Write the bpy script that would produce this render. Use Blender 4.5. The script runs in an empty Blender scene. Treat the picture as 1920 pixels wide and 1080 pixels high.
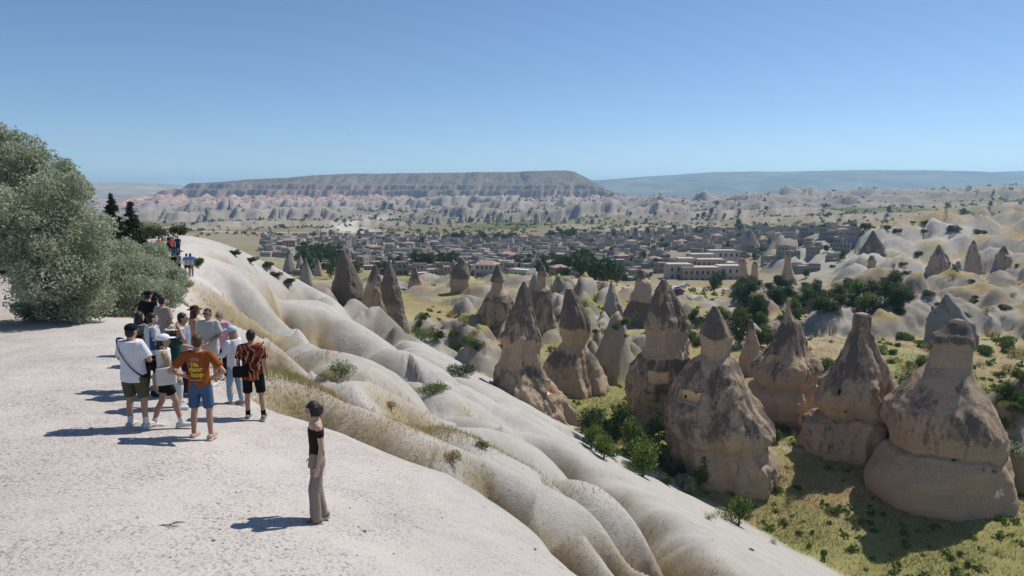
import bpy, bmesh, math, random
import numpy as np
from mathutils import Vector, Matrix
from mathutils.bvhtree import BVHTree

rnd = random.Random(7)
rng = np.random.default_rng(11)
scene = bpy.context.scene
COL = scene.collection

# ------------------------------------------------------------------ camera, sky, sun, exposure
CAM_Z, PITCH, FPX = 4.3, math.radians(7.8), 1280.0
cd = bpy.data.cameras.new("camera")
cd.lens = 24.0; cd.sensor_width = 36.0; cd.clip_start = 0.2; cd.clip_end = 40000
cam = bpy.data.objects.new("camera", cd); COL.objects.link(cam)
cam.location = (0, 0, CAM_Z); cam.rotation_euler = (math.pi/2 - PITCH, 0, 0)
scene.camera = cam

SUN_ELEV = math.radians(52); SUN_DIR2 = (0.765, 0.644)
SUN = Vector((SUN_DIR2[0]*math.cos(SUN_ELEV), SUN_DIR2[1]*math.cos(SUN_ELEV), math.sin(SUN_ELEV)))
w = bpy.data.worlds.new("World"); scene.world = w; w.use_nodes = True
nt = w.node_tree
bg = nt.nodes["Background"]
sky = nt.nodes.new("ShaderNodeTexSky"); sky.sky_type = 'NISHITA'; sky.sun_disc = False
sky.sun_elevation = SUN_ELEV; sky.sun_rotation = math.atan2(SUN.x, SUN.y)
sky.altitude = 1500; sky.air_density = 0.9; sky.dust_density = 0.05; sky.ozone_density = 4.5
nt.links.new(sky.outputs[0], bg.inputs[0]); bg.inputs[1].default_value = 0.11
sl = bpy.data.lights.new("sun", 'SUN'); sl.energy = 4.7; sl.angle = math.radians(0.53); sl.color = (1.0, 0.955, 0.89)
so = bpy.data.objects.new("sun", sl); COL.objects.link(so)
so.rotation_euler = (-SUN).to_track_quat('-Z', 'Y').to_euler(); so.location = (60, 40, 120)
vs = scene.view_settings
vs.view_transform = 'Standard'; vs.look = 'None'; vs.exposure = 0.0; vs.gamma = 1.0; vs.use_curve_mapping = False
scene.cycles.use_denoising = True
scene.cycles.max_bounces = 6; scene.cycles.volume_bounces = 1; scene.cycles.transparent_max_bounces = 8
scene.cycles.use_adaptive_sampling = True; scene.cycles.adaptive_threshold = 0.02

# ------------------------------------------------------------------ helpers
CP, SP = math.cos(PITCH), math.sin(PITCH)
def ray(px, py):
    u = (px-960)/FPX; v = (540-py)/FPX
    return np.array([u, CP + v*SP, -SP + v*CP])
def at_y(px, py, Y):
    d = ray(px, py); k = Y/d[1]
    return np.array([d[0]*k, Y, CAM_Z + d[2]*k])

def tag(o, label=None, cat=None, group=None, kind=None):
    if label: o['label'] = label
    if cat: o['category'] = cat
    if group: o['group'] = group
    if kind: o['kind'] = kind
    return o
def link(name, mesh, parent=None, mat=None, loc=None):
    o = bpy.data.objects.new(name, mesh); COL.objects.link(o)
    if mat is not None and len(mesh.materials) == 0: mesh.materials.append(mat)
    if parent is not None: o.parent = parent
    if loc is not None: o.location = loc
    return o
def empty(name, loc=(0,0,0), rz=0):
    o = bpy.data.objects.new(name, None); COL.objects.link(o)
    o.location = loc; o.rotation_euler = (0,0,rz); o.empty_display_size = 0.3
    return o
def mesh_np(name, V, F, smooth=True):
    me = bpy.data.meshes.new(name)
    V = np.asarray(V, dtype=np.float32); F = np.asarray(F, dtype=np.int32)
    n = F.shape[1]
    me.vertices.add(len(V)); me.vertices.foreach_set("co", V.ravel())
    me.loops.add(F.size); me.loops.foreach_set("vertex_index", F.ravel())
    me.polygons.add(len(F)); me.polygons.foreach_set("loop_start", np.arange(0, F.size, n, dtype=np.int32))
    me.update(calc_edges=True)
    me.polygons.foreach_set("use_smooth", np.full(len(F), smooth, dtype=bool))
    return me
def set_col(me, C, name="Col"):
    a = me.color_attributes.new(name, 'FLOAT_COLOR', 'POINT')
    C4 = np.ones((len(me.vertices), 4), dtype=np.float32); C4[:, :3] = C
    a.data.foreach_set("color", C4.ravel())
def grid_faces(nr, nc, wrap=False):
    i = np.arange(nr-1)[:, None]*nc
    j = np.arange(nc if wrap else nc-1)[None, :]
    j2 = (j+1) % nc
    return np.stack([i+j, i+j2, i+nc+j2, i+nc+j], -1).reshape(-1, 4)

def _h(ix, iy, iz, seed):
    n = (ix.astype(np.int64)*374761393 + iy.astype(np.int64)*668265263 + iz.astype(np.int64)*2147483647 + seed*1274126177) & 0xFFFFFFFF
    n = ((n ^ (n >> 13))*1274126177) & 0xFFFFFFFF
    n = ((n ^ (n >> 16))*2246822519) & 0xFFFFFFFF
    return ((n ^ (n >> 15)) & 0xFFFFFF)/float(0xFFFFFF)
def vnoise(x, y, z=None, seed=0):
    x = np.asarray(x, float); y = np.asarray(y, float)
    ix = np.floor(x).astype(np.int64); iy = np.floor(y).astype(np.int64)
    fx = x-ix; fy = y-iy
    fx = fx*fx*fx*(fx*(fx*6-15)+10); fy = fy*fy*fy*(fy*(fy*6-15)+10)
    def lay(iz):
        a = _h(ix, iy, iz, seed); b = _h(ix+1, iy, iz, seed); c = _h(ix, iy+1, iz, seed); d = _h(ix+1, iy+1, iz, seed)
        return (a*(1-fx)+b*fx)*(1-fy) + (c*(1-fx)+d*fx)*fy
    if z is None: return lay(np.zeros_like(ix))
    z = np.asarray(z, float); iz = np.floor(z).astype(np.int64); fz = z-iz; fz = fz*fz*(3-2*fz)
    return lay(iz)*(1-fz) + lay(iz+1)*fz
def fbm(x, y, z=None, oct=4, seed=0, gain=0.5):
    s = 0; a = 1; t = 0
    for k in range(oct):
        f = 2.03**k
        s = s + a*(vnoise(x*f, y*f, None if z is None else z*f, seed+k*17)-0.5); t += a; a *= gain
    return s/t*2     # about -1..1
def ridged(x, y, oct=4, seed=0):
    s = 0; a = 1; t = 0
    for k in range(oct):
        f = 2.1**k
        s = s + a*(1-np.abs(2*vnoise(x*f, y*f, None, seed+k*31)-1)); t += a; a *= 0.5
    return s/t
def sstep(a, b, x):
    t = np.clip((x-a)/(b-a), 0, 1); return t*t*(3-2*t)
def softplus(x): return np.logaddexp(0, x)

TMP = bpy.data.scenes.new("workbench")          # small side scene for evaluating modifiers, removed at the end
def evaluated(o):
    vl = TMP.view_layers[0]; vl.update(); dg = vl.depsgraph; dg.update()
    return bpy.data.meshes.new_from_object(o.evaluated_get(dg), depsgraph=dg)

# ------------------------------------------------------------------ materials
def new_mat(name):
    m = bpy.data.materials.new(name); m.use_nodes = True
    n = m.node_tree; p = n.nodes["Principled BSDF"]
    p.inputs["Specular IOR Level"].default_value = 0.15
    return m, n, p
def N(n, t, **kw):
    x = n.nodes.new(t)
    for k, v in kw.items():
        if k in x.inputs: x.inputs[k].default_value = v
        else: setattr(x, k, v)
    return x
def plain(name, col, rough=0.85, var=0.12, scale=8.0, spec=0.2, bump=0.0):
    """a single-coloured procedural material with a little noise in colour"""
    m, n, p = new_mat(name)
    tc = N(n, "ShaderNodeTexCoord")
    nz = N(n, "ShaderNodeTexNoise"); nz.inputs["Scale"].default_value = scale; nz.inputs["Detail"].default_value = 4
    n.links.new(tc.outputs["Object"], nz.inputs["Vector"])
    hs = N(n, "ShaderNodeMix", data_type='RGBA')
    hs.inputs[6].default_value = (*[c*(1-var) for c in col], 1); hs.inputs[7].default_value = (*[min(1, c*(1+var)) for c in col], 1)
    n.links.new(nz.outputs["Fac"], hs.inputs[0]); n.links.new(hs.outputs[2], p.inputs["Base Color"])
    p.inputs["Roughness"].default_value = rough; p.inputs["Specular IOR Level"].default_value = spec
    if bump > 0:
        b = N(n, "ShaderNodeBump"); b.inputs["Strength"].default_value = bump; b.inputs["Distance"].default_value = 0.02
        n.links.new(nz.outputs["Fac"], b.inputs["Height"]); n.links.new(b.outputs[0], p.inputs["Normal"])
    return m

def terrain_mat():
    """vertex colour = what the ground is made of; nodes add grain, speckle, relief"""
    m, n, p = new_mat("ground_material")
    L = n.links.new
    att = N(n, "ShaderNodeAttribute", attribute_name="Col"); at2 = N(n, "ShaderNodeAttribute", attribute_name="Mask")
    sep = N(n, "ShaderNodeSeparateColor"); L(at2.outputs["Color"], sep.inputs[0])   # R = trampled speckle, G = bare tuff, B = vegetation
    geo = N(n, "ShaderNodeNewGeometry")
    def noise(scale, detail, rough=0.6, dist=0.0):
        t = N(n, "ShaderNodeTexNoise"); t.inputs["Scale"].default_value = scale; t.inputs["Detail"].default_value = detail
        t.inputs["Roughness"].default_value = rough; t.inputs["Distortion"].default_value = dist
        L(geo.outputs["Position"], t.inputs["Vector"]); return t
    def ramp(src, a, b, lo=0.0, hi=1.0):
        r = N(n, "ShaderNodeMapRange"); r.inputs[1].default_value = a; r.inputs[2].default_value = b
        r.inputs[3].default_value = lo; r.inputs[4].default_value = hi; L(src, r.inputs[0]); return r.outputs[0]
    def mul(a, b):
        x = N(n, "ShaderNodeMath", operation='MULTIPLY')
        if isinstance(a, float): x.inputs[0].default_value = a
        else: L(a, x.inputs[0])
        if isinstance(b, float): x.inputs[1].default_value = b
        else: L(b, x.inputs[1])
        return x.outputs[0]
    def mix(f, a, b, mode='MIX'):
        x = N(n, "ShaderNodeMix", data_type='RGBA', blend_type=mode)
        if isinstance(f, float): x.inputs[0].default_value = f
        else: L(f, x.inputs[0])
        for s, v in ((6, a), (7, b)):
            if isinstance(v, tuple): x.inputs[s].default_value = (*v, 1)
            else: L(v, x.inputs[s])
        return x.outputs[2]
    big = noise(0.35, 5, 0.6); fine = noise(5.5, 6, 0.75); grit = noise(22.0, 4, 0.75, 0.0); mid = noise(0.9, 7, 0.72, 0.2)
    veg = noise(0.55, 7, 0.75, 0.3)
    # overall variation
    v1 = ramp(big.outputs["Fac"], 0.3, 0.7, 0.90, 1.06)
    c = N(n, "ShaderNodeVectorMath", operation='SCALE'); L(att.outputs["Color"], c.inputs[0]); L(v1, c.inputs[3])
    col = c.outputs[0]
    # crumbled gravel: dark flecks gathered in patches
    patch = ramp(mid.outputs["Fac"], 0.40, 0.62, 0.10, 1.0)
    fle = ramp(grit.outputs["Fac"], 0.52, 0.60)
    f1 = mul(mul(mul(fle, patch), sep.outputs[0]), 0.95)
    col = mix(f1, col, (0.17, 0.15, 0.14))
    pk = mul(mul(ramp(fine.outputs["Fac"], 0.42, 0.68), patch), sep.outputs[0])
    col = mix(mul(pk, 0.5), col, (0.36, 0.315, 0.295))
    # pitted tuff: sparse small dark pits
    vor = N(n, "ShaderNodeTexVoronoi"); vor.inputs["Scale"].default_value = 1.25; vor.inputs["Randomness"].default_value = 1.0
    L(geo.outputs["Position"], vor.inputs["Vector"])
    pit = ramp(vor.outputs["Distance"], 0.095, 0.05)
    col = mix(mul(mul(pit, sep.outputs[1]), 0.65), col, (0.16, 0.14, 0.12))
    stain = mul(mul(ramp(fine.outputs["Fac"], 0.45, 0.75), sep.outputs[1]), 0.35)
    col = mix(stain, col, (0.33, 0.30, 0.26))
    crust = mul(mul(ramp(mid.outputs["Fac"], 0.50, 0.66), sep.outputs[1]), 0.3)
    col = mix(crust, col, (0.27, 0.235, 0.195))
    # vegetation mottling
    vg = ramp(veg.outputs["Fac"], 0.36, 0.64)
    col = mix(mul(mul(vg, sep.outputs[2]), 0.55), col, (0.13, 0.115, 0.045))
    vg2 = ramp(grit.outputs["Fac"], 0.40, 0.7)
    col = mix(mul(mul(vg2, sep.outputs[2]), 0.35), col, (0.42, 0.32, 0.17))
    L(col, p.inputs["Base Color"]); p.inputs["Roughness"].default_value = 0.95
    p.inputs["Specular IOR Level"].default_value = 0.1
    b1 = N(n, "ShaderNodeBump"); b1.inputs["Strength"].default_value = 0.55; b1.inputs["Distance"].default_value = 0.05
    L(fine.outputs["Fac"], b1.inputs["Height"])
    b0 = N(n, "ShaderNodeBump"); b0.inputs["Distance"].default_value = 0.5
    L(mid.outputs["Fac"], b0.inputs["Height"]); L(mul(sep.outputs[1], 0.3), b0.inputs["Strength"]); L(b0.outputs[0], b1.inputs["Normal"])
    b2 = N(n, "ShaderNodeBump"); b2.inputs["Strength"].default_value = 0.6; b2.inputs["Distance"].default_value = 0.02
    L(grit.outputs["Fac"], b2.inputs["Height"]); L(b1.outputs[0], b2.inputs["Normal"])
    L(b2.outputs[0], p.inputs["Normal"])
    return m

def rock_mat(name, base, dark, amount=0.5, scale=0.38, streak=1.0):
    """weathered tuff: beige rock under a dark lichen crust that gathers in patches"""
    m, n, p = new_mat(name); L = n.links.new
    tc = N(n, "ShaderNodeTexCoord"); oi = N(n, "ShaderNodeObjectInfo")
    add = N(n, "ShaderNodeVectorMath", operation='ADD'); L(tc.outputs["Object"], add.inputs[0])
    sc_ = N(n, "ShaderNodeVectorMath", operation='SCALE'); sc_.inputs[0].default_value = (37, 19, 53); L(oi.outputs["Random"], sc_.inputs[3])
    L(sc_.outputs[0], add.inputs[1])
    mp = N(n, "ShaderNodeMapping"); mp.inputs["Scale"].default_value = (1, 1, 0.45); L(add.outputs[0], mp.inputs[0])
    def noise(src, s, d, r=0.65, dist=0.0):
        t = N(n, "ShaderNodeTexNoise"); t.inputs["Scale"].default_value = s; t.inputs["Detail"].default_value = d
        t.inputs["Roughness"].default_value = r; t.inputs["Distortion"].default_value = dist; L(src, t.inputs["Vector"]); return t.outputs["Fac"]
    n1 = noise(mp.outputs[0], scale, 10, 0.74, 0.3); n2 = noise(add.outputs[0], 3.0, 6, 0.75); n3 = noise(add.outputs[0], 14.0, 4, 0.7)
    mps = N(n, "ShaderNodeMapping"); mps.inputs["Scale"].default_value = (1.0, 1.0, 0.07); L(add.outputs[0], mps.inputs[0])
    n4 = noise(mps.outputs[0], 1.6, 5, 0.6)
    # a band of bare rock or crust is carried by the vertex colour (R = crust bias)
    att = N(n, "ShaderNodeAttribute", attribute_name="Col"); sp = N(n, "ShaderNodeSeparateColor"); L(att.outputs["Color"], sp.inputs[0])
    s1 = N(n, "ShaderNodeMath", operation='MULTIPLY_ADD'); L(sp.outputs[0], s1.inputs[0]); s1.inputs[1].default_value = 0.42; L(n1, s1.inputs[2])
    s2 = N(n, "ShaderNodeMath", operation='MULTIPLY_ADD'); L(n4, s2.inputs[0]); s2.inputs[1].default_value = 0.25*streak; L(s1.outputs[0], s2.inputs[2])
    s3 = N(n, "ShaderNodeMath", operation='MULTIPLY_ADD'); L(n2, s3.inputs[0]); s3.inputs[1].default_value = 0.26; L(s2.outputs[0], s3.inputs[2])
    mr = N(n, "ShaderNodeMapRange"); c0 = 1.085 + 0.125*streak - amount*0.26
    mr.inputs[1].default_value = c0-0.05; mr.inputs[2].default_value = c0+0.06; L(s3.outputs[0], mr.inputs[0])
    bm_ = N(n, "ShaderNodeMix", data_type='RGBA'); bm_.inputs[6].default_value = (*[c*0.86 for c in base], 1); bm_.inputs[7].default_value = (*[min(1, c*1.14) for c in base], 1)
    L(n2, bm_.inputs[0])
    dm = N(n, "ShaderNodeMix", data_type='RGBA'); dm.inputs[6].default_value = (*[c*0.7 for c in dark], 1); dm.inputs[7].default_value = (*[c*1.5 for c in dark], 1)
    L(n3, dm.inputs[0])
    mx = N(n, "ShaderNodeMix", data_type='RGBA'); L(mr.outputs[0], mx.inputs[0]); L(bm_.outputs[2], mx.inputs[6]); L(dm.outputs[2], mx.inputs[7])
    # bedding: thin uneven horizontal layers
    mpb = N(n, "ShaderNodeMapping"); mpb.inputs["Scale"].default_value = (0.12, 0.12, 1.6); L(add.outputs[0], mpb.inputs[0])
    nb = noise(mpb.outputs[0], 1.0, 6, 0.7, 0.3)
    rb = N(n, "ShaderNodeMapRange"); rb.inputs[1].default_value = 0.35; rb.inputs[2].default_value = 0.65; rb.inputs[3].default_value = 0.93; rb.inputs[4].default_value = 1.05; L(nb, rb.inputs[0])
    sv = N(n, "ShaderNodeVectorMath", operation='SCALE'); L(mx.outputs[2], sv.inputs[0]); L(rb.outputs[0], sv.inputs[3])
    # dark pits and joints
    vo = N(n, "ShaderNodeTexVoronoi"); vo.feature = 'DISTANCE_TO_EDGE'; vo.inputs["Scale"].default_value = 0.55
    wv = N(n, "ShaderNodeVectorMath", operation='ADD'); L(mp.outputs[0], wv.inputs[0])
    nv = N(n, "ShaderNodeTexNoise"); nv.inputs["Scale"].default_value = 1.1; nv.inputs["Detail"].default_value = 5; L(add.outputs[0], nv.inputs["Vector"]); L(nv.outputs["Color"], wv.inputs[1]); L(wv.outputs[0], vo.inputs["Vector"])
    jr = N(n, "ShaderNodeMapRange"); jr.inputs[1].default_value = 0.0; jr.inputs[2].default_value = 0.02; jr.inputs[3].default_value = 0.35; jr.inputs[4].default_value = 0.0; L(vo.outputs["Distance"], jr.inputs[0])
    jm = N(n, "ShaderNodeMath", operation='MULTIPLY'); L(jr.outputs[0], jm.inputs[0]); L(n1, jm.inputs[1])
    mj = N(n, "ShaderNodeMix", data_type='RGBA'); L(jm.outputs[0], mj.inputs[0]); L(sv.outputs[0], mj.inputs[6]); mj.inputs[7].default_value = (*[c*0.45 for c in dark], 1)
    L(mj.outputs[2], p.inputs["Base Color"]); p.inputs["Roughness"].default_value = 0.95; p.inputs["Specular IOR Level"].default_value = 0.1
    hsum = N(n, "ShaderNodeMath", operation='MULTIPLY_ADD'); L(nb, hsum.inputs[0]); hsum.inputs[1].default_value = 0.25; L(n2, hsum.inputs[2])
    hj = N(n, "ShaderNodeMath", operation='MULTIPLY_ADD'); L(jm.outputs[0], hj.inputs[0]); hj.inputs[1].default_value = -0.6; L(hsum.outputs[0], hj.inputs[2])
    b = N(n, "ShaderNodeBump"); b.inputs["Strength"].default_value = 0.9; b.inputs["Distance"].default_value = 0.6
    L(hj.outputs[0], b.inputs["Height"])
    b2 = N(n, "ShaderNodeBump"); b2.inputs["Strength"].default_value = 0.7; b2.inputs["Distance"].default_value = 0.12
    L(n3, b2.inputs["Height"]); L(b.outputs[0], b2.inputs["Normal"]); L(b2.outputs[0], p.inputs["Normal"])
    return m
def leaf_mat(name, a, b, trans=0.25, rough=0.6):
    m, n, p = new_mat(name); L = n.links.new
    att = N(n, "ShaderNodeAttribute", attribute_name="Col")
    mx = N(n, "ShaderNodeMix", data_type='RGBA'); mx.inputs[6].default_value = (*a, 1); mx.inputs[7].default_value = (*b, 1)
    sp = N(n, "ShaderNodeSeparateColor"); L(att.outputs["Color"], sp.inputs[0]); L(sp.outputs[0], mx.inputs[0])
    L(mx.outputs[2], p.inputs["Base Color"]); p.inputs["Roughness"].default_value = rough
    tr = N(n, "ShaderNodeBsdfTranslucent"); L(mx.outputs[2], tr.inputs[0])
    ms = N(n, "ShaderNodeMixShader"); ms.inputs[0].default_value = trans
    L(p.outputs[0], ms.inputs[1]); L(tr.outputs[0], ms.inputs[2]); L(ms.outputs[0], n.nodes["Material Output"].inputs[0])
    return m
# ------------------------------------------------------------------ the lie of the land
NX, NY = 0.894, 0.447          # downhill direction of the white flank;  ridge axis = (-NY, NX)
def hill0(x, y):
    s = x*NX + y*NY; t = -x*NY + y*NX
    w_ = 2.2
    c = 2.0 + 0.05*softplus((t-50)/6)*6
    z = 0.9 - 0.605*w_*softplus((s-c)/w_) - 0.042*(softplus((t-12)/4)*4 - softplus((t-48)/6)*6)
    z = z - 0.30*softplus((t-118)/8)*8 - 0.12*softplus((-s-38)/6)*6
    return z
# control points of the valley (pixel, forward distance): the ground seen there
VC = [(1400,1000,75),(1700,1080,67),(1300,930,80),(1500,870,88),(1650,860,90),(1900,1000,72),(1900,860,95),(1850,700,135),
 (1700,650,150),(1440,780,100),(1200,860,84),(1130,740,115),(1160,600,165),(1060,522,200),(1000,520,215),(860,548,195),(780,540,207),(800,600,160),
 (850,680,120),(900,650,140),(960,610,160),(1250,610,170),(1350,600,190),(1350,545,285),(1300,530,320),(1000,500,400),(700,500,380),
 (600,485,400),(800,450,750),(1100,450,720),(600,450,700),(450,440,800),(1000,425,1100),(600,418,1400),(1000,405,1700),(1300,410,1350),
 (1500,485,420),(1460,600,200),(1700,560,225),(1900,600,190),(1900,530,240),(1800,480,330),(1900,424,385),(1700,424,430),(1900,410,700),
 (1560,440,640),(1900,353,2500),(1750,358,2500),(1600,370,2500),(1450,372,2800),(1300,376,2600),(1200,385,2300),(1650,402,1200),(1500,425,800),(1350,440,620),
 (800,400,2000),(800,388,2400),(1100,392,2200),(500,402,2000),(300,408,1900),(300,440,800),(1900,380,1400),(500,470,420),(620,560,150),(700,600,120)]
ctrl = [at_y(*c) for c in VC]
ctrl += [np.array(c, float) for c in ((0,12,-36),(-30,30,-40),(30,25,-33),(60,35,-33),(-80,100,-42),(-15,60,-34),(-200,250,-42),(-400,500,-46),(90,60,-31),(300,200,-24),(600,500,-14),(-1500,1500,-50),(-1800,2600,-60),(2400,2400,30),(1500,900,-5))]
ctrl = np.array(ctrl)
def qmap(x, y):
    return np.arctan2(x, np.maximum(y, 0.1))*1.6, np.log(np.hypot(x, y)+1.0)
_qa, _qb = qmap(ctrl[:,0], ctrl[:,1])
def _phi(r2): return 0.5*r2*np.log(r2+1e-9)
_n = len(ctrl)
_K = _phi((_qa[:,None]-_qa)**2 + (_qb[:,None]-_qb)**2) + np.eye(_n)*0.02
_P = np.stack([np.ones(_n), _qa, _qb], 1)
_A = np.block([[_K, _P],[_P.T, np.zeros((3,3))]])
_sol = np.linalg.solve(_A, np.concatenate([ctrl[:,2], np.zeros(3)]))
def valley0(x, y):
    sh = x.shape; a, b = qmap(x.ravel(), y.ravel()); out = np.zeros_like(a)
    for i in range(0, len(a), 40000):
        s_ = slice(i, i+40000)
        out[s_] = _phi((a[s_,None]-_qa)**2 + (b[s_,None]-_qb)**2) @ _sol[:_n] + _sol[_n] + _sol[_n+1]*a[s_] + _sol[_n+2]*b[s_]
    return out.reshape(sh)
def hit_hill(px, py):
    d = ray(px, py); k = 3.0
    for _ in range(4000):
        p_ = d*k
        if CAM_Z + p_[2] < hill0(p_[0], p_[1]): break
        k *= 1.004
        if k > 160: break
    return d[0]*k, d[1]*k
# gullies between the white ribs, traced down the flank
GUL_PX = [([(450,533),(479,571),(526,615),(589,640),(640,668)],1.0,1.3), ([(505,618),(560,670),(620,703),(690,735),(745,765),(800,790)],1.0,1.2),
 ([(520,715),(600,760),(700,798),(788,841),(851,863)],0.7,1.0), ([(745,722),(795,760),(911,802),(1017,869),(1150,939),(1235,1000),(1290,1060)],1.2,1.3),
 ([(869,846),(932,904),(1006,936),(1122,975),(1221,1055),(1250,1090)],1.0,1.0), ([(1000,885),(1090,925),(1160,965),(1240,1030),(1330,1090)],0.9,0.9),
 ([(600,578),(636,599),(683,628),(740,660),(800,690)],1.2,1.2), ([(690,590),(705,609),(756,640),(815,678),(880,720)],1.3,1.2),
 ([(560,545),(589,562),(674,637),(731,681),(806,719),(880,760)],1.3,1.2), ([(479,508),(526,530),(567,558),(630,606)],1.0,1.3),
 ([(601,655),(661,681),(756,716),(840,750),(905,775)],1.1,1.1), ([(640,545),(690,570),(740,600),(770,625)],1.4,1.4),
 ([(400,470),(450,490),(520,512),(570,530)],0.9,1.5), ([(420,500),(470,530),(510,560)],0.6,1.2), ([(905,775),(980,815),(1080,865),(1160,915)],0.7,0.9),
 ([(860,742),(930,775),(1010,810),(1100,868),(1180,920),(1250,965)],1.0,1.1), ([(930,905),(1010,960),(1080,1010),(1140,1075)],0.7,0.9),
 ([(1150,935),(1240,985),(1330,1035),(1420,1085)],1.0,1.0), ([(1100,860),(1180,925),(1260,985),(1360,1060)],0.8,0.9), ([(560,512),(610,530),(640,545)],1.2,1.4)]
GUL = []
for pts, A_, w_ in GUL_PX:
    P_ = np.array([hit_hill(*p) for p in pts]); GUL.append((P_, A_, w_))
PATCH = [(535,668,0.9,0.9,3000),(560,690,1.2,1.2,4800),(590,715,1.3,1.3,5200),(640,725,1.3,1.0,4400),(690,742,1.0,0.8,2500),(520,722,0.7,0.6,2000),(555,735,0.8,0.5,2000),(600,762,0.8,0.4,1500),(470,575,0.9,0.7,1500),(490,610,0.9,0.8,1500),(470,640,0.8,0.6,1200),(430,575,0.5,0.5,500),(345,545,1.2,1.0,900),(860,800,1.6,0.7,2500),(930,820,1.8,0.8,2700),(985,850,1.6,0.7,2500),(1050,890,1.2,0.6,1600),(800,775,1.0,0.6,1500),(740,790,0.8,0.4,1200),(790,825,0.8,0.35,1200)]
GRASSY = [(*hit_hill(p_[0], p_[1]), p_[2], p_[3]) for p_ in PATCH]
def poly_dist(x, y, P_):
    """distance to a polyline and the 0..1 position along it"""
    best = np.full(x.shape, 1e9); pos = np.zeros(x.shape)
    seg = np.hypot(*(P_[1:]-P_[:-1]).T); tot = seg.sum(); acc = 0
    for i in range(len(P_)-1):
        ax, ay = P_[i]; bx, by = P_[i+1]; dx, dy = bx-ax, by-ay; L2 = dx*dx+dy*dy
        t = np.clip(((x-ax)*dx+(y-ay)*dy)/L2, 0, 1)
        d = np.hypot(x-ax-t*dx, y-ay-t*dy)
        m = d < best; best = np.where(m, d, best); pos = np.where(m, (acc+t*seg[i])/tot, pos); acc += seg[i]
    return best, pos
# rounded white outcrops pushed up out of the valley floor: x, y, radius, radius2, angle, height, grassy top
DOMES = []
def dome(px, py, Y, r1, r2, ang, h, g=0.0):
    p_ = at_y(px, py, Y); DOMES.append((p_[0], p_[1], r1, r2, ang, h, g))
for d_ in [(560,545,118,6,4,0.9,5,0),(600,540,125,6,4,0.9,5,0),(520,505,135,7,4.5,0.8,6,0),(455,478,128,8,5,0.6,6.5,0),(500,490,140,7,4,0.8,6,0),(545,520,140,6,4,0.8,5,0),
  (660,560,120,5,3.2,1.0,4,0),(700,585,112,7,4.4,1.1,5,0),(745,600,105,6,4,1.1,5,0)]: dome(*d_)
_r = random.Random(5)
def region(n, px0, px1, y0, y1, rlo, rhi, hlo, hhi, ang=0.6, zpix=None, g=0.25):
    for _ in range(n):
        px = _r.uniform(px0, px1); Y = y0*(y1/y0)**_r.random(); r1 = _r.uniform(rlo, rhi)*(Y/200)**0.4
        x = (px-960)/FPX*Y
        DOMES.append((x, Y, r1, r1*_r.uniform(0.45, 0.8), ang+_r.uniform(-0.5,0.5), _r.uniform(hlo, hhi), 1.0 if _r.random() < g else 0.0))
region(40, 1560, 2150, 170, 225, 7, 15, 3, 7, 0.5, g=0.4)
region(50, 1600, 2200, 235, 330, 7, 16, 3, 8, 0.9, g=0.4)
region(26, 1380, 1600, 215, 275, 5, 10, 2, 6, 0.4)
region(34, 1000, 1140, 150, 195, 3, 6, 2.5, 6, 1.3)
region(22, 860, 1010, 142, 170, 3, 6, 2, 5, 1.4)
region(16, 1100, 1210, 120, 150, 3, 5, 2.5, 5, 1.2, g=0)
region(20, 780, 930, 118, 145, 2.5, 5, 1.5, 4, 1.0, g=0)
region(24, 1250, 1500, 150, 200, 3, 6, 1.5, 4, 0.8)
region(50, 1450, 1980, 340, 470, 8, 18, 4, 10, 0.9, g=0.5)
region(60, 600, 1010, 172, 245, 3, 8, 0.8, 2.6, 0.2, g=0.3)
region(30, 1180, 1420, 190, 250, 3, 7, 0.8, 2.4, 0.3, g=0.3)
DOMES += [(at_y(1900,870,90)[0], 92, 8.5, 6.0, 1.3, 13.0, 0.0), (at_y(1190,680,122)[0]-4, 122, 4.0, 3.4, 1.4, 11.0, 0.0), (at_y(1150,690,124)[0], 126, 4.6, 3.4, 1.6, 11.0, 0.0),
          (at_y(870,650,128)[0], 128, 7, 3.5, -0.5, 6.0, 0.0), (at_y(885,690,116)[0], 116, 5, 3.0, -0.7, 4.5, 0.0)]
def dome_field(x, y):
    add = np.zeros(x.shape); white = np.zeros(x.shape); grass = np.zeros(x.shape)
    near = np.flatnonzero((y > 80) & (y < 520))
    if len(near) == 0: return add, white, grass
    xw = x.copy(); yw = y.copy()
    xw[near] += 2.6*fbm(x[near]*0.09, y[near]*0.09, oct=3, seed=401); yw[near] += 2.6*fbm(x[near]*0.09, y[near]*0.09, oct=3, seed=402)
    flute = np.zeros(x.shape); flute[near] = fbm(x[near]*0.40, y[near]*0.22, oct=4, seed=405, gain=0.6)
    for (cx, cy, r1, r2, an, h, g) in DOMES:
        R_ = max(r1, r2)*1.1+2.6
        i = near[(np.abs(xw[near]-cx) < R_) & (np.abs(yw[near]-cy) < R_)]
        if len(i) == 0: continue
        dx = xw[i]-cx; dy = yw[i]-cy; ca, sa = math.cos(an), math.sin(an)
        a_ = (dx*ca+dy*sa)/r1; b_ = (-dx*sa+dy*ca)/r2
        q = np.maximum(np.hypot(a_, b_) + 0.34*flute[i], 0.0)
        v = h*np.clip(1-q**1.7, 0, 1)**0.8*(1+0.45*flute[i])
        o_ = add[i]; m = v > o_
        add[i] = np.maximum(o_, v) + 0.12*np.minimum(o_, v)
        white[i] = np.where(m, np.clip(v/h*6, 0, 1), white[i])
        grass[i] = np.where(m, g*sstep(0.55, 0.8, v/h), grass[i])
    return add, white, grass

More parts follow.
